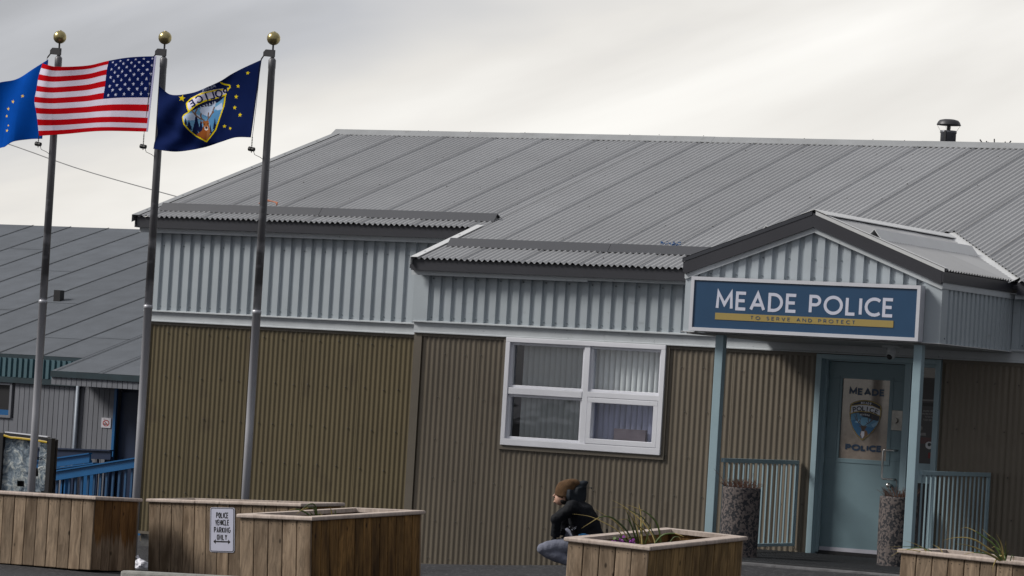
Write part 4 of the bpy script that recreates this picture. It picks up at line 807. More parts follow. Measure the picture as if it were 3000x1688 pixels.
# ---- flagpoles and flags
def make_pole(x):
    y = 34.6; zt = 5.20
    t = thing('flagpole', 'left flagpole', 'flagpole', (x, y, ground_z(x, y)), 'flagpoles in front of the station')
    g = ground_z(x, y)
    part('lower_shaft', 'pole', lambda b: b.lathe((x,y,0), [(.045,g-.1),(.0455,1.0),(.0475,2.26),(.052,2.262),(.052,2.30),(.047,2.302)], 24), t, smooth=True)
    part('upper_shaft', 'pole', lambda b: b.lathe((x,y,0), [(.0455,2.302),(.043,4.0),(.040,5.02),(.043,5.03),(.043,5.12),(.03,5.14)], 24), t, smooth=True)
    part('truck', 'darkmetal', lambda b: (b.prism([(x-.115,y-.018,5.165),(x+.022,y-.018,5.155),(x+.022,y-.018,5.235),(x-.085,y-.018,5.24),(x-.115,y-.018,5.21)], (0,.036,0)), b.lathe((x,y,5.13), [(.022,0),(.022,.03)], 12), b.lathe((x,y,5.23), [(.011,0),(.011,.06)], 10)), t)
    part('ball_finial', 'gold', lambda b: (b.ball((x,y,5.365), .0765, n=28, m=18), b.lathe((x,y,5.435), [(.02,0),(.018,.008)], 12)), t, smooth=True)
    hx, hz, lx, lz = x-.085, 5.115, x-.135, 4.235
    part('halyard', 'rope', lambda b: (b.tube([(x-.1,y-.02,5.17),(x-.095,y-.07,5.14),(hx,y-.10,hz)], .005, 5), [b.ball((x-.1+.0022*i,y-.03-.012*i,5.165-.009*i), .009, n=6, m=4) for i in range(6)],
         b.tube([(hx,y-.105,hz),(lx+.03,y-.11,4.6),(lx,y-.105,lz)], .0032, 5), [b.ball((lx,y-.105,lz-.018*i), .0085, n=6, m=4) for i in range(6)],
         b.tube([(lx,y-.105,lz-.10),(lx+.03,y-.08,lz-.19),(lx+.085,y-.05,lz-.215),(lx+.13,y,lz-.26),(x-.04,y,lz-.33),(x+.05,y-.02,lz-.36)], .0035, 5)), t)
    part('halyard_weight', 'black', lambda b: (b.tube([(lx-.035,y-.105,lz-.125),(lx-.004,y-.105,lz-.13)], .026, 12), b.tube([(lx+.004,y-.105,lz-.13),(lx+.035,y-.105,lz-.135)], .024, 12), b.tube([(lx,y-.105,lz-.17),(lx,y-.105,lz-.10)], .006, 6)), t)
    return t
PX = [-24.873, -23.406, -21.941]
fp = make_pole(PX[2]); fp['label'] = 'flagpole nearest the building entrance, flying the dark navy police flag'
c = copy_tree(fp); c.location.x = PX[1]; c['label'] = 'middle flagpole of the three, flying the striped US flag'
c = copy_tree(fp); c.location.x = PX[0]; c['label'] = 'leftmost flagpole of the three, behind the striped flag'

def resample(P, n):
    P = [Vector(p) for p in P]; d = [0]
    for a, b_ in zip(P[:-1], P[1:]): d.append(d[-1]+(b_-a).length)
    # Catmull-Rom through the points, by chord length
    out = []
    for i in range(n+1):
        t = d[-1]*i/n; k = 0
        while k < len(P)-2 and d[k+1] < t: k += 1
        u = (t-d[k])/max(1e-9, d[k+1]-d[k]); p0 = P[max(k-1,0)]; p1, p2 = P[k], P[k+1]; p3 = P[min(k+2,len(P)-1)]
        out.append(.5*((2*p1)+(p2-p0)*u+(2*p0-5*p1+4*p2-p3)*u*u+(3*p1-p0-3*p2+p3)*u**3))
    return out
def flag(name, dat, des, mode, nu, nv, ripple, label, aff=None, affc=None, org=None):
    T, B_ = resample(dat['top'], nu), resample(dat['bot'], nu); Lf, R_ = resample(dat['left'], nv), resample(dat['right'], nv)
    # u from hoist (right) to fly (left)
    mb = MB(); nrm = V(0,-1,0)
    P = []
    for j in range(nv+1):
        v = j/nv
        for i in range(nu+1):
            u = i/nu
            p = T[i]*(1-v)+B_[i]*v + R_[j]*(1-u)+Lf[j]*u - (T[0]*(1-u)*(1-v)+T[-1]*u*(1-v)+B_[0]*(1-u)*v+B_[-1]*u*v)
            P.append(p+nrm*ripple(u, v))
    mb.v = P; w = nu+1
    mb.f = [(j*w+i, (j+1)*w+i, (j+1)*w+i+1, j*w+i+1) for j in range(nv) for i in range(nu)]; mb.m = [0]*len(mb.f); mb.fixn = False
    if mode == 'uv':
        U, Vv = np.meshgrid((np.arange(nu)+.5)/nu, (np.arange(nv)+.5)/nv); col = des.eval(U.ravel(), Vv.ravel())
    else:
        o, ex, ey = [np.array(a) for a in aff]; A2 = np.array([[math.hypot(*(ex-o)[:2]), math.hypot(*(ey-o)[:2])*np.sign((ey-o)[0])], [(ex-o)[2], (ey-o)[2]]])
        dirx = (ex-o)[:2]/np.hypot(*(ex-o)[:2])
        A2 = np.array([[np.dot((ex-o)[:2], dirx), np.dot((ey-o)[:2], dirx)], [(ex-o)[2], (ey-o)[2]]])/100
        C4 = np.array([[sum(P[k][a] for k in f)/4 for a in range(3)] for f in mb.f])
        rel = np.stack([(C4[:,:2]-o[:2])@dirx, C4[:,2]-o[2]]); q = np.linalg.solve(A2, rel); col = des.eval(q[0]+affc[0], q[1]+affc[1])
    ob = mb.build('cloth', M['cloth'], None, smooth='keep', paint=col, origin=(0,0,0))
    ob.name = name; setp(ob, label, 'flag')
    ob.data.polygons.foreach_set('use_smooth', [True]*len(ob.data.polygons))
    md = ob.modifiers.new('thickness', 'SOLIDIFY'); md.thickness = .003
    return ob
# striped flag
red, wht, blu = srgb(190,4,18), srgb(222,214,232), srgb(10,26,84)
D = Design(wht)
for k in range(0, 13, 2): D.poly([(0,k/13),(1.01,k/13),(1.01,(k+1)/13),(0,(k+1)/13)], red)
D.poly([(0,-.01),(.41,-.01),(.41,7/13),(0,7/13)], blu)
for r in range(9):
    n = 6 if r % 2 == 0 else 5
    for k in range(n):
        x = .04+(k+(.5 if n == 5 else 0))*.066; y = (r+.75)*.0555+.012
        pts = [(x+(.013 if i%2==0 else .0052)*math.sin(math.radians(36*i))*1.05, y-(.0245 if i%2==0 else .0098)*math.cos(math.radians(36*i))) for i in range(10)]
        D.poly(pts, srgb(205,208,232))
D.poly([(-.01,-.01),(.024,-.01),(.024,1.01),(-.01,1.01)], srgb(188,186,218))
flag('us_flag', FL['flag2'], D, 'uv', 260, 169, lambda u, v: .9*(.022*math.sin(u*9-v*1.2)*min(1,u*3)+.012*math.sin(u*17+v*5)*u*u+.010*math.sin(v*8+u*4)*u+.03*math.exp(-((u-.93)/.05)**2)*(1-v)), 'red and white striped flag with a starry blue canton, seen from its back')
# state flag
D = Design(srgb(0,74,168))
for x, y, r in ((197,808,17),(108,853,17),(64,913,16),(51,973,14),(75,1055,13),(62,1097,16),(-60,1010,20)): D.star(x, y, r, srgb(240,200,80), 10)
D.poly([(404,480),(425,480),(385,1180),(362,1180)], srgb(190,200,215))
flag('state_flag', FL['flag1'], D, 'px', 220, 150, lambda u, v: .035*math.sin(u*11-v*2.5+1)*min(1,u*4)+.02*math.sin(u*21+v*3)*u, 'plain bright blue flag with small gold stars at the left edge of the view', FL['aff1'], FL['aff1c'])
# police flag
nv_, yl_ = srgb(16,32,80), srgb(250,222,20)
D = Design(nv_)
up = [(1700,770),(1760,735),(1800,705),(1852,694),(1870,706),(1922,716),(1918,742),(1905,790),(1850,820),(1700,850)]
low = [(1560,850),(1590,822),(1660,785),(1750,752),(1830,745),(1908,738),(1880,790),(1876,830),(1868,890),(1850,960),(1832,1030),(1812,1092),(1770,1150),(1735,1190),(1690,1172),(1640,1140),(1598,1098),(1560,1045),(1546,985),(1558,970),(1600,942),(1580,900)]
D.poly(low, srgb(20,28,62)); D.poly([(1552,985),(1600,950),(1680,905),(1760,890),(1830,850),(1868,815),(1850,960),(1825,1030),(1800,1085),(1735,1182),(1650,1140),(1600,1090),(1562,1030)], srgb(120,175,215))
D.poly([(1552,985),(1580,960),(1650,950),(1700,985),(1640,1010),(1590,1015),(1556,1005)], srgb(196,214,240)).poly([(1700,900),(1770,890),(1800,860),(1790,930),(1750,985),(1700,960),(1680,930)], srgb(208,220,244)).poly([(1800,900),(1850,860),(1862,915),(1820,925),(1795,915)], srgb(205,220,245))
D.poly([(1700,960),(1760,985),(1800,925),(1850,925),(1825,1030),(1790,1080),(1740,1000)], srgb(92,150,198))
for tx, ty, th, tw in ((1655,950,150,62),(1600,1010,80,50),(1575,990,60,30),(1690,1000,110,50),(1805,985,100,34),(1640,1040,100,80),(1770,1040,80,30)):
    D.poly([(tx,ty)]+[(tx+tw/2*(k+1)/6*(1 if k%2 else .75), ty+th*(k+1)/6) for k in range(6)]+[(tx-tw/2*(k+1)/6*(1 if k%2 else .75), ty+th*(k+1)/6) for k in range(5,-1,-1)], srgb(24,34,74))
D.poly([(1648,1130),(1700,1095),(1712,1050),(1758,1050),(1770,1100),(1765,1148),(1735,1184),(1690,1165)], srgb(150,84,40)).poly([(1735,1180),(1745,1095),(1758,1060),(1768,1100),(1765,1148)], srgb(176,112,66))
for s_ in ([(1716,1010),(1690,1000),(1655,975),(1632,940),(1626,918)],[(1660,980),(1650,950),(1665,915)],[(1700,1005),(1690,980),(1692,955)],[(1742,1008),(1760,985),(1778,950),(1792,900)],[(1752,995),(1746,970),(1750,950)],[(1775,955),(1790,940)]): D.stroke(s_, 10, srgb(126,98,80))
D.poly([(1702,1018),(1752,1012),(1758,1040),(1750,1085),(1728,1092),(1712,1060)], srgb(168,104,58)).poly([(1702,1024),(1680,1018),(1700,1040)], srgb(140,80,44)).disc(1716,1042,5,6,srgb(24,20,20)).disc(1748,1040,5,6,srgb(24,20,20)).poly([(1720,1066),(1750,1064),(1752,1088),(1736,1098),(1722,1088)], srgb(226,214,210)).disc(1737,1074,11,9,srgb(34,30,44))
D.poly([(1570,868),(1605,822),(1700,775),(1800,748),(1912,736),(1888,790),(1800,815),(1720,838),(1650,882),(1602,942),(1584,905)], srgb(222,218,238))
D.stroke([(1850,694),(1870,706),(1922,716),(1924,732),(1908,746),(1800,757),(1700,785),(1605,830),(1572,868),(1584,905),(1602,940),(1650,888),(1720,846),(1800,822),(1885,792)], 12, yl_)
D.stroke([(1908,746),(1880,795),(1868,890),(1850,960),(1832,1030),(1812,1092),(1770,1150),(1735,1188),(1640,1138),(1598,1098),(1560,1045),(1548,985),(1560,968),(1602,945)], 10, yl_)
D.text('POLICE', [(1880,772,-6),(1826,785,-11),(1772,800,-14),(1732,813,-18),(1680,832,-25),(1622,870,-36)], 54, 13, nv_, .95, mirror=True)
D.text('MEADE', [(1795,722,-14),(1772,730,-14),(1750,739,-16),(1728,748,-16),(1706,757,-16)], 20, 5, srgb(170,178,206), .9, mirror=True)
D.text('ALASKA', [(1795,858,-16),(1775,866,-16),(1755,874,-18),(1735,884,-22),(1714,893,-24),(1693,905,-28)], 19, 5, srgb(190,195,215), .9, mirror=True)
for x, y, r, a in ((1532,826,30,8),(2080,617,18,10),(1996,725,19,4),(1975,812,19,4),(1961,902,19,4),(2009,965,20,4),(1883,1060,18,0),(1932,1078,15,30)): D.star(x, y, r, yl_, a)
D.poly([(2180,480),(2220,480),(2140,1180),(2098,1180)], srgb(22,30,62))
def rip3(u, v): return .03*math.sin(u*8+v*6)*min(1,u*3)+.022*math.sin(u*19-v*9)*u*u+.018*math.sin((u*1.3+v)*14)*max(0,v-.25)*u*1.6+.05*math.exp(-((u-.55-.3*v)/.09)**2)*(1-v)+.03*math.sin(u*6+2)*v*(1-u)
flag('police_flag', FL['flag3'], D, 'px', 260, 180, rip3, 'dark navy flag with a deer shield and gold stars, lettering reversed', FL['aff3'], FL['aff3c'])

# ---- timber planters
def Rm(y, a, b):
    return Matrix.Rotation(y, 4, 'Z') @ Matrix.Rotation(a, 4, 'Y') @ Matrix.Rotation(b, 4, 'X')
def planter(pos, rot, sx, ly, label, stain_front=0, h=.76, side='wood_brown', soil=.11):
    """local frame: origin at the near right front top corner of the rail, x to the left is negative, y away"""
    Mx = Matrix.Translation(pos) @ Rm(*[math.radians(r) for r in rot])
    t = thing('planter_box', label, 'planter', (Mx @ V(-sx/2, ly/2, -h))[:], 'timber planter boxes')
    def P(name, m, f, **k):
        b = MB(); b.M = Mx; f(b); return b.build(name, m, t, **k)
    ov = .024; rw = .115
    def rails(b):
        z1, z0 = 0, -.036
        # mitred rails
        for a in (((-sx,0),(0,0),(-rw,rw),(-sx+rw,rw)), ((0,0),(0,ly),(-rw,ly-rw),(-rw,rw)), ((0,ly),(-sx,ly),(-sx+rw,ly-rw),(-rw,ly-rw)), ((-sx,ly),(-sx,0),(-sx+rw,rw),(-sx+rw,ly-rw))):
            bm = bmesh.new(); vs = [bm.verts.new((p[0],p[1],z0)) for p in a]+[bm.verts.new((p[0],p[1],z1)) for p in a]
            for f in ((3,2,1,0),(4,5,6,7),(0,1,5,4),(1,2,6,5),(2,3,7,6),(3,0,4,7)): bm.faces.new([vs[i] for i in f])
            es = [e for e in bm.edges if (abs(e.verts[0].co.z-e.verts[1].co.z) < 1e-6) and ({e.verts[0].index, e.verts[1].index} and ((e.verts[0] in (vs[0],vs[1],vs[4],vs[5]) and e.verts[1] in (vs[0],vs[1],vs[4],vs[5]))))]
            bmesh.ops.bevel(bm, geom=es, offset=.012, segments=4, affect='EDGES', profile=.5)
            bm.verts.index_update(); b.add([v.co[:] for v in bm.verts], [tuple(v.index for v in f.verts) for f in bm.faces]); bm.free()
    P('top_rail', M['wood_rail'], rails)
    def boards(b, x0, x1, n, face, skip=()):
        L_ = x1-x0; w = L_/n
        for i in range(n):
            if i in skip: continue
            a, c = x0+i*w+random.uniform(.002,.0045), x0+(i+1)*w-random.uniform(.002,.0045); dz = random.uniform(-.006,.006); dd = random.uniform(-.0015,.0015)
            if face == 'front': b.cbox(a, c, ov+dd, ov+.025, -h+dz, -.037, .007)
            if face == 'back': b.cbox(a, c, ly-ov-.025, ly-ov, -h+dz, -.037, .007)
            if face == 'right': b.cbox(-ov-.025, -ov-dd, a, c, -h+dz, -.037, .007)
            if face == 'left': b.cbox(-sx+ov, -sx+ov+.025, a, c, -h+dz, -.037, .007)
    nf = max(2, round((sx-2*ov)/.139)); ns = max(2, round((ly-2*ov)/.139))
    wg, wb = M['wood_grey'], M[side]
    P('front_boards', wg, lambda b: boards(b, -sx+ov, -ov, nf, 'front', skip=range(nf-stain_front, nf)))
    if stain_front: P('stained_boards', M['wood_brown'], lambda b: boards(b, -sx+ov, -ov, nf, 'front', skip=range(0, nf-stain_front)))
    P('right_side_boards', wb, lambda b: boards(b, ov+.026, ly-ov-.026, ns, 'right'))
    P('left_side_boards', wg, lambda b: boards(b, ov+.026, ly-ov-.026, ns, 'left'))
    P('back_boards', wg, lambda b: boards(b, -sx+ov, -ov, nf, 'back'))
    P('inner_lining', M['wood_brown'], lambda b: (b.box(-sx+.056,-.056,.056,.09,-.4,-.037), b.box(-sx+.056,-.056,ly-.09,-.056+ly,-.4,-.037), b.box(-sx+.056,-sx+.09,.091,ly-.091,-.4,-.037), b.box(-.09,-.056,.091,ly-.091,-.4,-.037)))
    def nails(b):
        L_ = sx-2*ov; w = L_/nf
        for i in range(nf):
            for q in (.22, .78):
                for z in (-.07, -.10) if random.random() < .2 else (-.075,):
                    x = -sx+ov+(i+q)*w+random.uniform(-.01,.01); b.tube([(x, ov-.0005, z), (x, ov-.003, z)], .0035, 6)
    P('nail_heads', M['black'], nails)
    mb = MB(); mb.M = Mx; nx_, ny_ = 16, 24
    for j in range(ny_+1):
        for i in range(nx_+1):
            x = -sx+.09+(sx-.18)*i/nx_; y = .09+(ly-.18)*j/ny_
            mb.v.append(Mx @ V(x, y, -soil+.03*noise.noise(V(x*9, y*9, 3))))
    mb.f = [(j*(nx_+1)+i, j*(nx_+1)+i+1, (j+1)*(nx_+1)+i+1, (j+1)*(nx_+1)+i) for j in range(ny_) for i in range(nx_)]; mb.m = [0]*len(mb.f)
    mb.build('potting_soil', M['soil'], t, smooth=True)
    return t, Mx
planter((-20.6624,29.8295,.2751), (-1.8337,-1.0262,-1.2672), 1.89, .80, 'leftmost long planter box, grey front with a brown stained right side', h=.73, side='wood_wet')
p0, M0 = planter((-18.8407,30.7347,.329), (-2.4048,-2.2943,.8099), 1.89, .80, 'long grey planter box carrying the parking sign, behind the brown sided one', h=.80)
planter((-16.5613,27.2186,.3528), (-1.9406,-1.8354,1.9356), .80, 1.89, 'planter box with a rich dark brown long side, right of the parking sign', h=.80)
planter((-13.1225,26.9057,.3424), (-.4157,1.7543,2.3015), .80, 1.89, 'planter box hiding the crouching person, with tall grass and purple flowers', h=.78, side='wood_tan')
planter((-9.3223,27.4089,.4212), (-4.0565,1.2362,-.2161), 1.89, .80, 'rightmost planter box, grey fronted, cut by the lower right of the view', h=.78)

# parking sign screwed to the second planter (12 x 18 inch plate)
ps_ = thing('parking_sign', 'white sign with black border reading POLICE VEHICLE PARKING ONLY above a double arrow', 'sign', (M0 @ V(-1.1,.01,-.3))[:])
PS = [V(*p) for p in PSIGN]           # corners top-left, top-right, bottom-left, bottom-right as hung
ux = (PS[1]-PS[0]+PS[3]-PS[2]).normalized(); uz = (PS[0]-PS[2]+PS[1]-PS[3]); uz = (uz-ux*uz.dot(ux)).normalized(); un = ux.cross(uz)
SW, SH = .300, .446; sc = (PS[0]+PS[1]+PS[2]+PS[3])/4
def sp(x, z, y=0): return sc+ux*(x*SW)+uz*(z*SH)+un*y     # x,z in -.5.. .5
def rrect(w, h, r, n=6):
    out = []
    for cx, cy, a in ((w/2-r,h/2-r,0),(-w/2+r,h/2-r,90),(-w/2+r,-h/2+r,180),(w/2-r,-h/2+r,270)):
        out += [(cx+r*math.cos(math.radians(a+90*i/n)), cy+r*math.sin(math.radians(a+90*i/n))) for i in range(n+1)]
    return out
def spm(x, z, y): return sc+ux*x+uz*z+un*y
fn = un if un.y < 0 else -un
def sgnplate(b, w, h, r, y, t=.0015): b.prism([sc+ux*x+uz*z+fn*y for x, z in rrect(w, h, r)], fn*t)
part('plate', mat('white reflective sheet', (.52,.53,.64), .5, var=.06), lambda b: sgnplate(b, SW, SH, .022, .002, .002), ps_)
part('black_border', 'black', lambda b: sgnplate(b, SW*.955, SH*.975, .018, .0045, .0006), ps_)
part('white_face', mat('white sign face', (.50,.51,.62), .5, var=.07), lambda b: sgnplate(b, SW*.90, SH*.945, .014, .0055, .0006), ps_)
def pl(b):
    f = lambda x, z, y: sc+ux*x+uz*z+fn*.0066
    for t_, w_, zt in (('POLICE',.152,.175),('VEHICLE',.172,.103),('PARKING',.200,.028),('ONLY',.127,-.044)):
        lettering(b, t_, -w_/2, w_/2, zt-.060, zt, 0, .0105, gap=.36, f=f, condense=-1.)
    a = [(-.105,-.118),(-.076,-.094),(-.076,-.111),(.076,-.111),(.076,-.094),(.105,-.118),(.076,-.142),(.076,-.125),(-.076,-.125),(-.076,-.142)]
    b.prism([sc+ux*x+uz*z+fn*.0064 for x, z in a], fn*.0004)
part('lettering', 'black', pl, ps_)

# ---- grasses in the planters
def blades(name, paths, label, cat, w=.006, extra=None, seed=1):
    random.seed(seed)
    b = MB(); b.fixn = False
    for k, P in enumerate(paths):
        P = resample(P, 14); n = len(P); view = V(-.44,.83,0).normalized()
        mi = 1 if random.random() < .45 else 0
        ww = w*random.uniform(.6,1.25)
        for i in range(n-1):
            d0 = (P[min(i+1,n-1)]-P[max(i-1,0)]).normalized(); d1 = (P[min(i+2,n-1)]-P[i]).normalized()
            t0, t1 = i/(n-1), (i+1)/(n-1)
            w0 = ww*(.12+.88*min(1,t0*1.8)); w1 = ww*(.12+.88*min(1,t1*1.8))
            for sgn in (1,-1):
                s0 = d0.cross(view).normalized()*sgn; s1 = d1.cross(view).normalized()*sgn
                b.add([P[i]+view*0, P[i+1], P[i+1]+s1*w1+view*w1*.6, P[i]+s0*w0+view*w0*.6], [(0,1,2,3)], 1 if (mi or t0 < .25) else 0)
    if extra: extra(b)
    o = b.build(name, [M['leaf'], M['straw'], M['purple']], None, origin=paths[0][-1]); setp(o, label, cat); return o
def petals(b):
    for p in FL['petunia']:
        for k in range(9):
            q = V(*p)+V(random.uniform(-.03,.03), random.uniform(-.02,.02), random.uniform(-.025,.025)); r = .014
            n_ = V(random.uniform(-1,1), -1, random.uniform(-.5,1)).normalized(); a_ = n_.cross(V(0,0,1)).normalized(); c_ = n_.cross(a_)
            b.add([q+a_*r*math.cos(t)+c_*r*math.sin(t) for t in [i*1.047 for i in range(6)]], [(0,1,2,3,4,5)], 2 if p[0] > -99 and k < 6 else 0)
g3x = list(FL['g3'])
blades('grass_plant', g3x, 'tuft of long green and straw blades with purple petals in the planter before the person', 'plant', .0065, petals, 4)
blades('grass_plant', FL['g2'], 'a few bent yellowing blades in the brown sided planter', 'plant', .006, None, 5)
blades('grass_plant', FL['g4'], 'arching green and straw grass at the right end of the rightmost planter', 'plant', .006, None, 6)
blades('grass_plant', FL['g5'], 'dry straw blades hanging over the left corner of the rightmost planter', 'plant', .004, None, 7)
blades('weed_tuft', FL['g1'], 'thin dry weeds growing at the foot of the leftmost planter', 'plant', .004, None, 8)

# ---- concrete pots with dried plants
agg = bpy.data.materials.new('exposed aggregate'); agg.use_nodes = True; t_ = agg.node_tree
pb = t_.nodes['Principled BSDF']; pb.inputs['Roughness'].default_value = .8
co = t_.nodes.new('ShaderNodeTexCoord'); n_a = t_.nodes.new('ShaderNodeTexNoise'); n_a.inputs['Scale'].default_value = 34; n_a.inputs['Detail'].default_value = 3; n_a.inputs['Distortion'].default_value = .6
cr = t_.nodes.new('ShaderNodeValToRGB'); ee = cr.color_ramp.elements; ee[0].position = .46; ee[0].color = (.014,.015,.02,1); ee[1].position = .54; ee[1].color = (.115,.095,.09,1)
t_.links.new(co.outputs['Object'], n_a.inputs['Vector']); t_.links.new(n_a.outputs['Fac'], cr.inputs[0]); t_.links.new(cr.outputs[0], pb.inputs['Base Color'])
bpn = t_.nodes.new('ShaderNodeBump'); bpn.inputs['Strength'].default_value = .6; bpn.inputs['Distance'].default_value = .008; t_.links.new(n_a.outputs['Fac'], bpn.inputs['Height']); t_.links.new(bpn.outputs[0], pb.inputs['Normal'])
def pot(x, y, label):
    t = thing('concrete_pot', label, 'plant pot', (x, y, -.035), 'aggregate pots beside the door')
    part('pot_body', agg, lambda b: b.lathe((x,y,0), [(.185,-.06),(.195,-.02),(.2,.3),(.2,.69),(.196,.705),(.165,.705),(.16,.66),(.001,.66)], 40), t, smooth=False)
    part('potting_soil', 'soil', lambda b: b.lathe((x,y,0), [(.158,.665),(.15,.672),(.001,.68)], 24), t)
    return t
def dried(x, y, label, seed, tall=.12):
    random.seed(seed); b = MB(); b.fixn = False
    for k in range(150):
        a = random.uniform(0, 6.28); r = .16*math.sqrt(random.random()); p = V(x+r*math.cos(a), y+r*math.sin(a), .67)
        h = tall*random.uniform(.35,1.05)*(1.7 if random.random() < .05 else 1); out = V(math.cos(a), math.sin(a), 0)*h*random.uniform(.2,1.3)*(r/.15)
        q = [p, p+out*.4+V(0,0,h*.55), p+out+V(random.uniform(-.02,.02),random.uniform(-.02,.02),h)]
        b.tube(q, [.0028,.002,.0012], 4, cap=False)
        for m_ in range(9):
            c = q[1].lerp(q[2], random.random())+V(random.uniform(-.014,.014),random.uniform(-.014,.014),random.uniform(-.01,.012)); s_ = random.uniform(.003,.0065)
            d1 = V(random.uniform(-1,1),random.uniform(-1,1),random.uniform(-1,1)).normalized(); d2 = d1.cross(V(.3,.5,.8)).normalized()
            b.add([c-d1*s_, c+d2*s_*.6, c+d1*s_, c-d2*s_*.6], [(0,1,2,3)])
    o = b.build('dried_plant', M['twig'], None, origin=(x,y,.67)); return setp(o, label, 'plant')
pot(-15.86, 34.62, 'speckled concrete pot beside the left porch post'); dried(-15.86, 34.62, 'dry red brown twiggy plant in the pot by the left porch post', 11)
pot(-14.40, 35.36, 'speckled concrete pot partly hidden behind the right porch post'); dried(-14.40, 35.36, 'dry reddish plant in the pot behind the right porch post', 12, .13)

# ---- parking kerb, litter
b = MB(); th = math.radians(-4)
b.M = Matrix.Translation((-18.60,29.26,-.352)) @ Matrix.Rotation(math.radians(-3.0),4,'Z') @ Matrix.Rotation(math.radians(-1.9),4,'Y')
b.cbox(-1.38, 0, 0, .15, -.16, 0, .025)
setp(b.build('parking_kerb', mat('pale weathered concrete', (.25,.25,.235), .85, var=.2, vscale=12, bump=.4), origin=(-19.2,29.3,-.5)), 'pale concrete parking kerb lying before the planters', 'kerb')
b = MB(); bx, by, bz = -22.262, 33.08, -.63
b.ball((bx,by,bz+.05), (.075,.07,.085), n=24, m=16)
for v in b.v: v += (v-V(bx,by,bz+.05))*.35*noise.noise(v*22)+V(0,0,.05)*max(0,noise.noise(v*9+V(3,1,2)))
for v in b.v: v.z = max(v.z, bz)
b.tube([(bx-.03,by,bz+.10),(bx-.035,by,bz+.14),(bx-.055,by-.01,bz+.165)], [.022,.012,.02], 8)
setp(b.build('plastic_bag', mat('crumpled white plastic', (.66,.66,.72), .45), origin=(bx,by,bz)), 'small crumpled white plastic bag on the ground between two planters', 'litter')

# ---- black frame with torn plastic sheet
fr = thing('wrapped_display_frame', 'black frame with torn clear plastic sheeting and a yellow strip across its top', 'display frame', (-28.3, 39.3, -.8))
FX0, FX1, FY = -28.66, -27.90, 39.2
g_ = ground_z(-28.3, 39.3)
part('frame', 'black', lambda b: (b.cbox(FX0-.16, FX0, FY-.03, FY+.06, g_, .635, .006), b.cbox(FX1-.05, FX1+.02, FY-.03, FY+.06, g_, .605, .006), b.prism([(FX0,FY-.03,.60),(FX1-.05,FY-.03,.575),(FX1-.05,FY-.03,.61),(FX0,FY-.03,.64)], (0,.08,0)),
     b.box(FX0-.16, FX1+.02, FY+.0, FY+.05, g_, -.13), b.cbox(FX0-.16, FX0-.08, FY+.08, FY+.12, g_, .62, .006), b.cbox(FX1-.06, FX1+.02, FY+.08, FY+.12, g_, .59, .006), b.box(FX0-.16, FX1+.02, FY+.09, FY+.11, g_, .2)), fr)
part('top_edge', 'winwhite', lambda b: b.prism([(FX0+.02,FY-.032,.636),(FX1-.05,FY-.032,.611),(FX1-.05,FY-.032,.625),(FX0+.02,FY-.032,.648)], (0,.06,0)), fr)
part('yellow_strip', mat('yellow tape', (.50,.34,.012), .5), lambda b: b.tube([(FX0+.01,FY-.036,.598),(FX0+.13,FY-.036,.575),(FX0+.2,FY-.036,.577),(FX0+.5,FY-.036,.565),(FX1-.05,FY-.036,.548)], [(.014,.004)]*5, 6, axes=(V(0,0,1),V(0,1,0))), fr)
pm = bpy.data.materials.new('crumpled clear plastic'); pm.use_nodes = True; t_ = pm.node_tree; pb = t_.nodes['Principled BSDF']; pb.inputs['Roughness'].default_value = .22
co = t_.nodes.new('ShaderNodeTexCoord'); na = t_.nodes.new('ShaderNodeTexNoise'); na.inputs['Scale'].default_value = 6; na.inputs['Detail'].default_value = 8; na.inputs['Roughness'].default_value = .7; na.inputs['Distortion'].default_value = 1.5
cr = t_.nodes.new('ShaderNodeValToRGB'); ee = cr.color_ramp.elements; ee[0].position = .34; ee[0].color = (.06,.08,.11,1); ee[1].position = .62; ee[1].color = (.50,.53,.52,1); q_ = ee.new(.5); q_.color = (.15,.20,.25,1)
t_.links.new(co.outputs['Object'], na.inputs['Vector']); t_.links.new(na.outputs['Fac'], cr.inputs[0]); t_.links.new(cr.outputs[0], pb.inputs['Base Color'])
bpn = t_.nodes.new('ShaderNodeBump'); bpn.inputs['Strength'].default_value = 1; bpn.inputs['Distance'].default_value = .06; t_.links.new(na.outputs['Fac'], bpn.inputs['Height']); t_.links.new(bpn.outputs[0], pb.inputs['Normal'])
def sheetf(b, X0, X1, Z0, Z1, cut):
    nx_, nz_ = 30, 40
    vs = []
    for j in range(nz_+1):
        for i in range(nx_+1):
            x = X0+(X1-X0)*i/nx_; z = Z0+(Z1-Z0)*j/nz_
            vs.append((x, FY+.015+.03*noise.noise(V(x*5, z*3, 1))+.012*noise.noise(V(x*18, z*12, 5)), z))
    b.add(vs, [(j*(nx_+1)+i, j*(nx_+1)+i+1, (j+1)*(nx_+1)+i+1, (j+1)*(nx_+1)+i) for j in range(nz_) for i in range(nx_) if not cut(X0+(X1-X0)*(i+.5)/nx_, Z0+(Z1-Z0)*(j+.5)/nz_)])
part('plastic_sheet', pm, lambda b: sheetf(b, FX0, FX1-.05, -.17, .575, lambda x, z: (x > -28.2 and z < -.02+ .1*math.sin(x*9)) or (abs(x+28.36) < .06 and abs(z+.02) < .03) or (x > -28.17 and x < -28.10 and z > .1)), fr, smooth=True)

# ---- overhead wire
b = MB(); b.tube(resample([(-60,60,9.4),(-46.3,60,6.49),(-44.18,60,6.0),(-42.33,60,5.52),(-39.85,60,5.01),(-37.5,60,4.54),(-30,60,3.4)], 60), .011, 5)
setp(b.build('overhead_wire', mat('grey cable', (.30,.30,.30), .7), origin=(-42,60,5.5)), 'thin grey cable sloping down across the sky behind the flagpoles', 'cable')

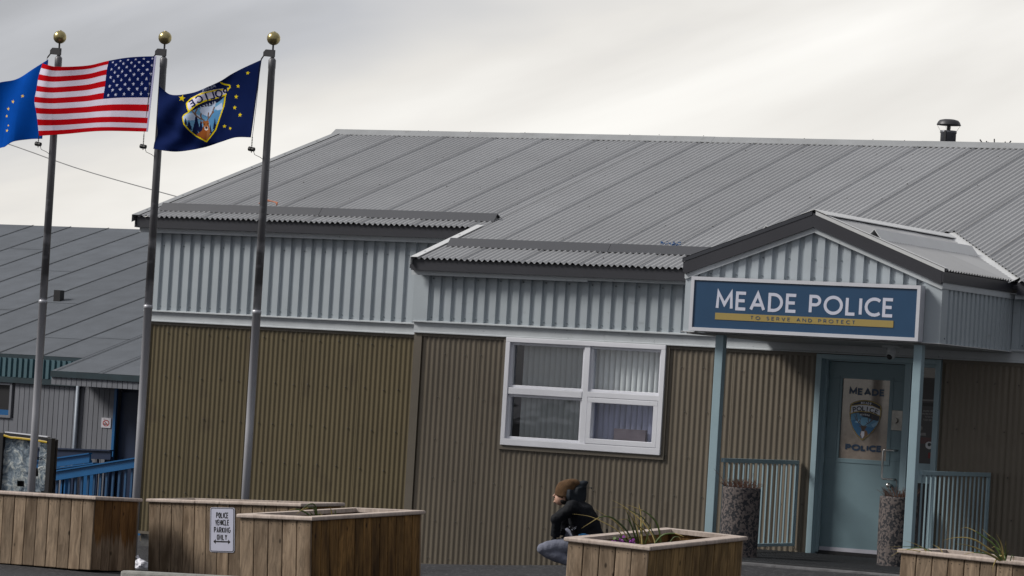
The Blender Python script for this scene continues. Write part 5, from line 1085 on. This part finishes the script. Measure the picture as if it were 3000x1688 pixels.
# ================================================================ BLUE TRIMMED BUILDING behind on the left
bb = thing('neighbouring_building', 'low grey sided building with a blue door and dark grey felt roof behind the station', 'building', (-36, 50.3, -1.2))
Yl, Yu = 49.4, 50.27; BS = .2746; BXc, BX1, BX0 = -35.25, -28.0, -46.0
BZ = lambda y: 1.485+BS*(y-Yl); BRN = V(0,-BS,1).normalized(); RYb = 59.93
def bp_(x, y, o=0): return V(x, y, BZ(y))+BRN*o
b = MB()
w = .92; x = BX0-.2; k = 0
while x < BX1:
    x2 = min(x+w, BX1); y0 = Yl if x >= BXc-.01 else Yu
    if x < BXc < x2: x2 = BXc
    b.add([bp_(x,y0,.0),bp_(x2,y0,.004),bp_(x2,RYb,.004),bp_(x,RYb,.0)], [(0,1,2,3)])
    b.add([bp_(x2,y0,.004),bp_(x2,RYb,.004),bp_(x2,RYb,-.004),bp_(x2,y0,-.004)], [(0,1,2,3)])
    # lap lines across
    for q in range(1):
        yy = Yl+random.uniform(1.5, 9); b.add([bp_(x,yy,.012),bp_(x2,yy,.018),bp_(x2,yy+.02,.018),bp_(x,yy+.02,.012)], [(0,1,2,3)])
    x = x2; k += 1
broof = b.build('roof', M['shingle'], bb)
part('roof_back', 'shingle', lambda b: b.prism([(BX0-.2,RYb,BZ(RYb)),(BX0-.2,RYb+9,BZ(RYb)-2.5),(BX0-.2,RYb+9,BZ(RYb)-2.6),(BX0-.2,RYb,BZ(RYb)-.1)], (BX1-BX0+.2,0,0)), broof)
seam = MB(); x = BX0-.2
while x < BX1:
    if x > BXc or True:
        y0 = Yl if x >= BXc-.01 else Yu
        a, c = bp_(x,y0,.0115), bp_(x,RYb,.0115); seam.prism([a, a+V(.018,0,0), a+V(.018,0,0)+BRN*.002, a+BRN*.004], c-a)
    x += w
seam.build('roof_seams', mat('dark felt seam', (.062,.07,.082), .9), broof)
part('vent_stub', 'black', lambda b: b.box(-38.56,-38.42,53.95,54.08,2.70,2.94), broof)
part('fascia', 'tealdark', lambda b: (b.box(BXc-.01, BX1, Yl-.02, Yl+.01, 1.385, 1.483), b.box(BX0, BXc+.3, Yu-.02, Yu+.01, 1.645, BZ(Yu)-.003), b.box(BXc-.012, BXc+.01, Yl+.01, Yu-.02, 1.385, 1.46)))
part('eave_boards', 'shingle', lambda b: b.box(BXc+.01, BX1, Yl+.005, Yu+1, 1.39, 1.40))
def t1(b, x0, x1, y, z0, z1, per_=.102, mi=0):
    x = x0
    while x < x1-1e-4:
        xx = min(x+per_-.012, x1); b.box(x, xx, y, y+.02, z0, z1, mi)
        if xx < x1: b.box(xx, min(xx+.012, x1), y+.009, y+.0195, z0, z1, mi)
        x += per_
part('eave_apron', 'mauve' if 'mauve' in M else 't111', lambda b: t1(b, BXc-.005, BX1, Yl+.012, 1.258, 1.384))
def lowwall(b): t1(b, BX0, -36.65-.05, Yu, -1.4, .66); t1(b, -36.60, -34.56, Yu, -1.4, 1.33); t1(b, BX0, -36.60, Yu, 1.24, 1.33)
part('board_siding', 't111', lambda b: (t1(b, -36.60, -34.56, Yu, -1.4, 1.40), t1(b, -37.60, -36.60, Yu, -1.4, .64), t1(b, BX0, -37.60, Yu, -1.4, 1.40)))
def tcl(b): sheet(b, (0, Yu-.06, 0), (1,0,0), (0,-1,0), BX0, BXc-.01, .112, BOXR(.035), lambda s, P: V(P.x, P.y, 1.335), lambda s, P: V(P.x, P.y, 1.66))
part('ribbed_cladding', 'teal', tcl)
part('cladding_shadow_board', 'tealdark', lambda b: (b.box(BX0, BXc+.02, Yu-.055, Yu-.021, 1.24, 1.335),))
part('downspout', mat('pale grey pipe', (.26,.30,.36), .5), lambda b: b.tube([(-35.28,Yu-.04,1.36),(-35.28,Yu-.04,-.9)], .034, 10), smooth=True, parent=bb)
bw = part('window', 't111', lambda b: ring(b, -37.6, -36.645, .64, 1.24, .045, Yu-.03, Yu+.08), bb)
part('pane', 'doorglass' if False else 'black', lambda b: b.box(-37.555, -36.69, Yu+.03, Yu+.04, .685, 1.195), bw)
part('blue_sill', 'bluepaint', lambda b: b.box(-37.555, -36.69, Yu+.0, Yu+.028, .687, .775), bw)
part('door_trim', 'bluepaint', lambda b: b.box(-34.56, -34.51, Yu-.02, Yu+.02, -1.0, 1.40))
part('door', 'bluedark', lambda b: (b.box(-34.50, -33.5, Yu+.10, Yu+.14, -1.0, 1.2), b.box(-34.51, -28.1, Yu+.14, Yu+.18, -1.4, 1.4)))
part('back_wall', 't111', lambda b: (b.box(BX0, BX0+.1, Yu+.2, RYb+8.5, -1.5, 1.6), b.box(BX0, BX1, RYb+8.4, RYb+8.5, -1.5, 1.6), b.box(BX1-.1, BX1, Yu+.2, RYb+8.4, -1.5, 1.5), b.prism([(BX0+.1,Yu,1.6),(BX0+.1,RYb+8,1.6),(BX0+.1,RYb,BZ(RYb)-.1)], (.05,0,0))))
ns_ = thing('no_smoking_sign', 'small white no smoking sign on the grey siding beside the blue door', 'sign', (-34.69, 50.2, .67))
part('plate', 'paint', lambda b: None, ns_) if False else None
DN = Design(srgb(196,194,202)); rd = srgb(150,46,44)
DN.stroke([(-3,1.2),(1.2,1.2)], 1.0, srgb(40,38,44)).stroke([(-2.8,-4.4),(-1.2,-4.4)], .6, srgb(90,60,60)); DN.stroke(arc(0,0,3.1,3.1,0,360,30), 1.0, rd).stroke([(-2.2,-2.2),(2.2,2.2)], 1.0, rd)
grid_design('plate_face', DN, -34.79, -34.60, .588, .752, Yu-.012, 40, 36, lambda x, z: ((x+34.695)/.19*10, -(z-.665)/.164*11), ns_)
part('plate', 'winwhite', lambda b: b.box(-34.79, -34.60, Yu-.010, Yu-.001, .588, .752), ns_)

# ramp railings, blue
def brail(name_label, x0, z0, x1, z1, y, hh, mname, pick=None, label='', zbot=-1.2, ends=False):
    t = thing('ramp_railing', label, 'railing', ((x0+x1)/2, y, zbot), 'blue ramp railings by the neighbouring building')
    part('top_board', mname, lambda b: (b.prism([(x0,y-.02,z0-hh),(x1,y-.02,z1-hh),(x1,y-.02,z1),(x0,y-.02,z0)], (0,.04,0)), b.prism([(x0,y-.05,z0+.001),(x1,y-.05,z1+.001),(x1,y-.05,z1+.022),(x0,y-.05,z0+.022)], (0,.10,0))), t)
    if pick:
        base = None; n = int((x1-x0)/pick)
        for i in range(n):
            x = x0+(i+.5)*pick; zt = z0+(z1-z0)*(x-x0)/(x1-x0)-hh*.5
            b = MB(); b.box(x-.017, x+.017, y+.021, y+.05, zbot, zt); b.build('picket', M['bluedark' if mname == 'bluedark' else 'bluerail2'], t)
    for x in (x0+.1, (x0+x1)/2, x1-.08):
        zt = z0+(z1-z0)*(x-x0)/(x1-x0)-hh
        part('post', mname, lambda b: b.box(x-.045, x+.045, y+.021, y+.11, zbot, zt+.05), t)
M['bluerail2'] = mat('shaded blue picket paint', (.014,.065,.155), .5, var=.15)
kA = (.20245+.10201)/(-31.547+33.0904); 
xA0, xA1 = -34.4, -31.3
brail('', xA0, -.102+kA*(xA0+33.09), xA1, -.102+kA*(xA1+33.09), 46.5, .135, 'bluepaint', .115, 'long bright blue ramp railing sloping up towards the station wall', -1.3)
kB = (.20213-.06634)/(-33.1194+33.8837); xB0 = -35.3
brail('', xB0, .066+kB*(xB0+33.8837), -33.12, .202, 47.6, .13, 'bluepaint', None, 'short upper bright blue ramp board behind the long railing', -1.3)
xC0 = -35.0; kC = (.06827+.08144)/(-32.744+33.5866)
brail('', xC0, -.0815+kC*(xC0+33.5866), -32.744, .068, 47.2, .045, 'bluepaint', None, 'thin blue handrail between the two wide ramp boards', -1.3)
brail('', -36.4, .16, -33.41, .247, 48.6, .135, 'bluedark', .155, 'dark navy level railing furthest back before the grey siding', -1.3)

# ================================================================ PERSON crouching
P_ = {k: V(*v) for k, v in PER.items()}
R_, U_, F_ = P_['right'], P_['up'], P_['fwd']
gz_p = min(P_['toeL'].z, P_['hlL'].z)-.03
pe = thing('person', 'person crouching in a brown beanie, black hooded jacket and grey trousers', 'person', (P_['hlL'].x, P_['hlL'].y, gz_p))
SM = [('REMESH', dict(mode='VOXEL', voxel_size=.009, use_smooth_shade=True)), ('SMOOTH', dict(factor=.6, iterations=6))]
skin = mat('skin', (.42,.245,.18), .55, var=.06); jk = mat('black jacket nylon', (.0045,.0055,.0085), .75, spec=.2, var=.2, vscale=10, bump=.3, bscale=25)
tr_ = mat('faded grey blue trousers', (.145,.155,.205), .85, var=.14, vscale=14, bump=.4, bscale=60); bn_ = mat('brown knitted beanie', (.090,.046,.018), .95, var=.2, vscale=30, bump=.8, bscale=160)
hd_ = mat('slate hood fabric', (.010,.014,.020), .7, spec=.25, var=.2, vscale=12)
def blob(name, m, f, parent, mods=SM, dis=0):
    b = MB(); f(b); o = b.build(name, m, parent, smooth=True)
    md = list(mods)
    if dis:
        tx = bpy.data.textures.new(name+'_folds', 'CLOUDS'); tx.noise_scale = .07; md = md+[('DISPLACE', dict(texture=tx, strength=dis, mid_level=.5))]
    solidify_mods(o, md); o.data.polygons.foreach_set('use_smooth', [True]*len(o.data.polygons)); return o
hc = P_['head']; hu = (U_*.97+R_*.22).normalized(); hf = (-R_*.96+U_*.18-F_*(-.15)).normalized(); hf = (hf-hu*hf.dot(hu)).normalized(); hs = hu.cross(hf)
def bodyf(b):
    b.ball(hc, (.092,.074,.118), (hf, hs, hu), 24, 18)                      # skull
    b.ball(hc+hf*.035-hu*.075, (.058,.052,.062), (hf, hs, hu), 18, 12)        # jaw
    b.tube([hc-hu*.06-hf*.02, P_['neckb']-U_*.02], [.052,.058], 16)           # neck
    n0 = hc+hf*.088-hu*.045
    b.tube([n0+hu*.028, n0+hf*.012, n0+hf*.022-hu*.012, n0-hu*.016], [.007,.010,.013,.009], 10)  # nose
    b.ball(hc+hf*.087-hu*.083, (.011,.024,.007), (hf, hs, hu), 12, 8)         # lips
    b.ball(hc+hf*.082-hu*.112, (.016,.022,.014), (hf, hs, hu), 12, 8)         # chin
    for s_ in (1,-1): b.ball(hc+hs*s_*.074-hu*.03-hf*.01, (.018,.008,.030), (hf, hs, hu), 12, 8)  # ears
def glovesf(b):
    # hands: palm, four curled fingers, thumb, resting over the knee
    for w_, h_, s_ in ((P_['wrL'], P_['hdL'], 1), (P_['wrR'], P_['hdL']+F_*.22+R_*.10+U_*.06, -1)):
        d = (h_-w_).normalized(); a = (-R_*.9+F_*.0); a = (a-d*a.dot(d)).normalized(); c_ = d.cross(a).normalized()
        pc = w_+d*.055
        b.tube([w_-d*.03, w_, pc, pc+d*.035], [(.024,.026),(.020,.026),(.017,.038),(.014,.036)], 14, axes=(a, c_))
        for i, (ln, o_) in enumerate(((.062,.028),(.072,.010),(.068,-.009),(.052,-.027))):
            q = pc+d*.034+c_*o_; b.tube([q-d*.01, q+d*ln*.45, q+d*ln*.72-a*ln*.28*(-1), q+d*ln*.62+a*ln*.66], [.0095,.009,.0085,.007], 10)
        q = pc-d*.01+c_*.036; b.tube([q-c_*.012, q+c_*.014+d*.018+a*.01, q+c_*.016+d*.045+a*.024], [.012,.0105,.008], 10)
blob('body', skin, bodyf, pe, mods=[('REMESH', dict(mode='VOXEL', voxel_size=.0045, use_smooth_shade=True)), ('SMOOTH', dict(factor=.5, iterations=3))])
blob('gloves', jk, glovesf, pe, mods=[('REMESH', dict(mode='VOXEL', voxel_size=.0045, use_smooth_shade=True)), ('SMOOTH', dict(factor=.5, iterations=2))])
part('eyes', 'black', lambda b: [b.ball(hc+hf*.084+hs*s_*.032-hu*.018, (.007,.012,.007), (hf, hs, hu), 10, 8) for s_ in (1,-1)], pe, smooth=True)
part('beard', mat('dark beard hair', (.012,.009,.008), .9), lambda b: (b.ball(hc-hf*.002-hu*.080, (.056,.060,.040), (hf, hs, hu), 16, 12), b.ball(hc-hf*.045-hu*.045, (.05,.076,.055), (hf, hs, hu), 16, 12), b.ball(hc+hf*.094-hu*.072, (.008,.026,.006), (hf, hs, hu), 10, 8)), pe, smooth=True)
def hatf(b):
    b.ball(hc+hu*.02, (.106,.090,.112), (hf, hs, hu), 24, 18)
    b.tube([hc-hu*.045, hc+hu*.03, hc+hu*.09-hf*.01, hc+hu*.135-hf*.045, hc+hu*.150-hf*.065], [(.103,.088),(.106,.09),(.095,.084),(.066,.06),(.03,.03)], 24, axes=(hf, hs))
    b.ball(hc+hu*.115-hf*.06, (.07,.06,.045), (hf, hs, hu), 18, 12)
blob('beanie', bn_, hatf, pe, dis=.012)
def jacketf(b):
    ax = (R_, F_)
    b.tube([P_['hip']+U_*.02+R_*.03, P_['waist'], P_['chest'], P_['upch'], P_['neckb']+U_*.01, P_['neckb']+U_*.05], [(.165,.17),(.160,.165),(.152,.185),(.120,.175),(.070,.085),(.066,.066)], 32, axes=ax)
    for s_ in ('L','R'):
        b.tube([P_['sh'+s_]+R_*.03, P_['sh'+s_], P_['el'+s_], P_['wr'+s_]], [.075,.078,.057,.046], 18)
        b.ball(P_['sh'+s_], .082); b.ball(P_['el'+s_], .060)
        b.tube([P_['wr'+s_]-(P_['wr'+s_]-P_['el'+s_]).normalized()*.03, P_['wr'+s_]+(P_['wr'+s_]-P_['el'+s_]).normalized()*.012], [.050,.047], 18)
    b.tube([P_['hip']+R_*.02-U_*.03, P_['hip']+R_*.02+U_*.05], [(.170,.172),(.168,.17)], 32, axes=ax)
blob('jacket', jk, jacketf, pe, dis=.022)
def hoodf(b):
    ax = (R_, F_)
    b.tube([P_['collar']-U_*.03, P_['hoodA']], [.055,.075], 18)
    b.tube([P_['hoodA']-U_*.05, P_['hoodA'], P_['hoodB'], P_['hoodC']], [(.085,.10),(.080,.10),(.066,.095),(.050,.085)], 24, axes=ax)
    b.tube([P_['hoodB']+R_*.0, P_['hoodC'], P_['hoodD'], P_['hoodE']], [.070,.056,.036,.012], 18)
    b.tube([P_['hoodD']-U_*.01, P_['hoodA']+R_*.05], [.03,.05], 14)
    b.tube([P_['collar']+U_*.07+R_*.0, P_['collar'], P_['collar']-U_*.04+R_*.02], [(.03,.07),(.04,.09),(.04,.08)], 16, axes=ax)
blob('hood', hd_, hoodf, pe, dis=.012)
part('hood_cord', 'black', lambda b: (b.tube([P_['str1'],P_['str2'],P_['str3']], .0025, 5), b.tube([P_['str4'],P_['str3']+U_*.002], .002, 5), b.ball(P_['str3'], .009, n=8, m=6)), pe)
def trouf(b):
    for s_ in ('L','R'):
        h_, k_, a_ = P_['hip'+s_], P_['kn'+s_], P_['an'+s_]
        b.tube([h_+R_*.03, h_, h_.lerp(k_,.5), k_+R_*.02, k_-R_*.012], [.085,.098,.085,.066,.045], 20)
        b.tube([k_-U_*.028-R_*.0, k_.lerp(a_,.35)-U_*.01, k_.lerp(a_,.75), a_], [.052,.064,.052,.042], 18); b.ball(k_-U_*.008, .062)
    b.tube([P_['hip']-U_*.06, P_['hip']+U_*.05], [(.15,.165),(.15,.165)], 24, axes=(R_, F_))
blob('trousers', tr_, trouf, pe, dis=.014)
def shoef(b):
    for s_ in ('L','R'):
        h_, t__ = P_['hl'+s_], P_['toe'+s_]; 
        b.tube([h_+R_*.02, h_.lerp(t__,.3), h_.lerp(t__,.75), t__], [(.04,.045),(.045,.042),(.035,.045),(.024,.036)], 16, axes=(U_, F_)); b.tube([P_['an'+s_]-U_*.0, h_.lerp(t__,.12)], [.042,.045], 12)
blob('shoes', 'x' if False else M['black'], shoef, pe)
part('belt_pouch', 'black', lambda b: b.tube([P_['poch']-U_*.04, P_['poch']+U_*.025], [.008,.010], 6), pe)
bd = MB(); bd.tube([P_['scarf']-R_*.035+U_*.02, P_['scarf'], P_['scarf']+R_*.035-U_*.02], [(.020,.014),(.030,.016),(.020,.014)], 12)
bnd = bd.build('dotted_bandana', mat('black bandana', (.01,.01,.012), .8), pe, smooth=True)
random.seed(21); b = MB()
for i in range(14): b.ball(P_['scarf']+R_*random.uniform(-.04,.04)+U_*random.uniform(-.022,.022)-F_*.024, .0042, n=6, m=4)
b.build('bandana_dots', M['winwhite'], bnd)
part('blue_glove', mat('blue glove', (.03,.22,.50), .6), lambda b: (b.ball(P_['blue'], (.032,.012,.011), (R_, F_, U_), 14, 8), b.tube([P_['blue']-R_*.03, P_['blue']-R_*.05-U_*.01], .007, 6), b.tube([P_['blue']+R_*.02, P_['blue']+R_*.05-U_*.006], .006, 6)), pe, smooth=True)
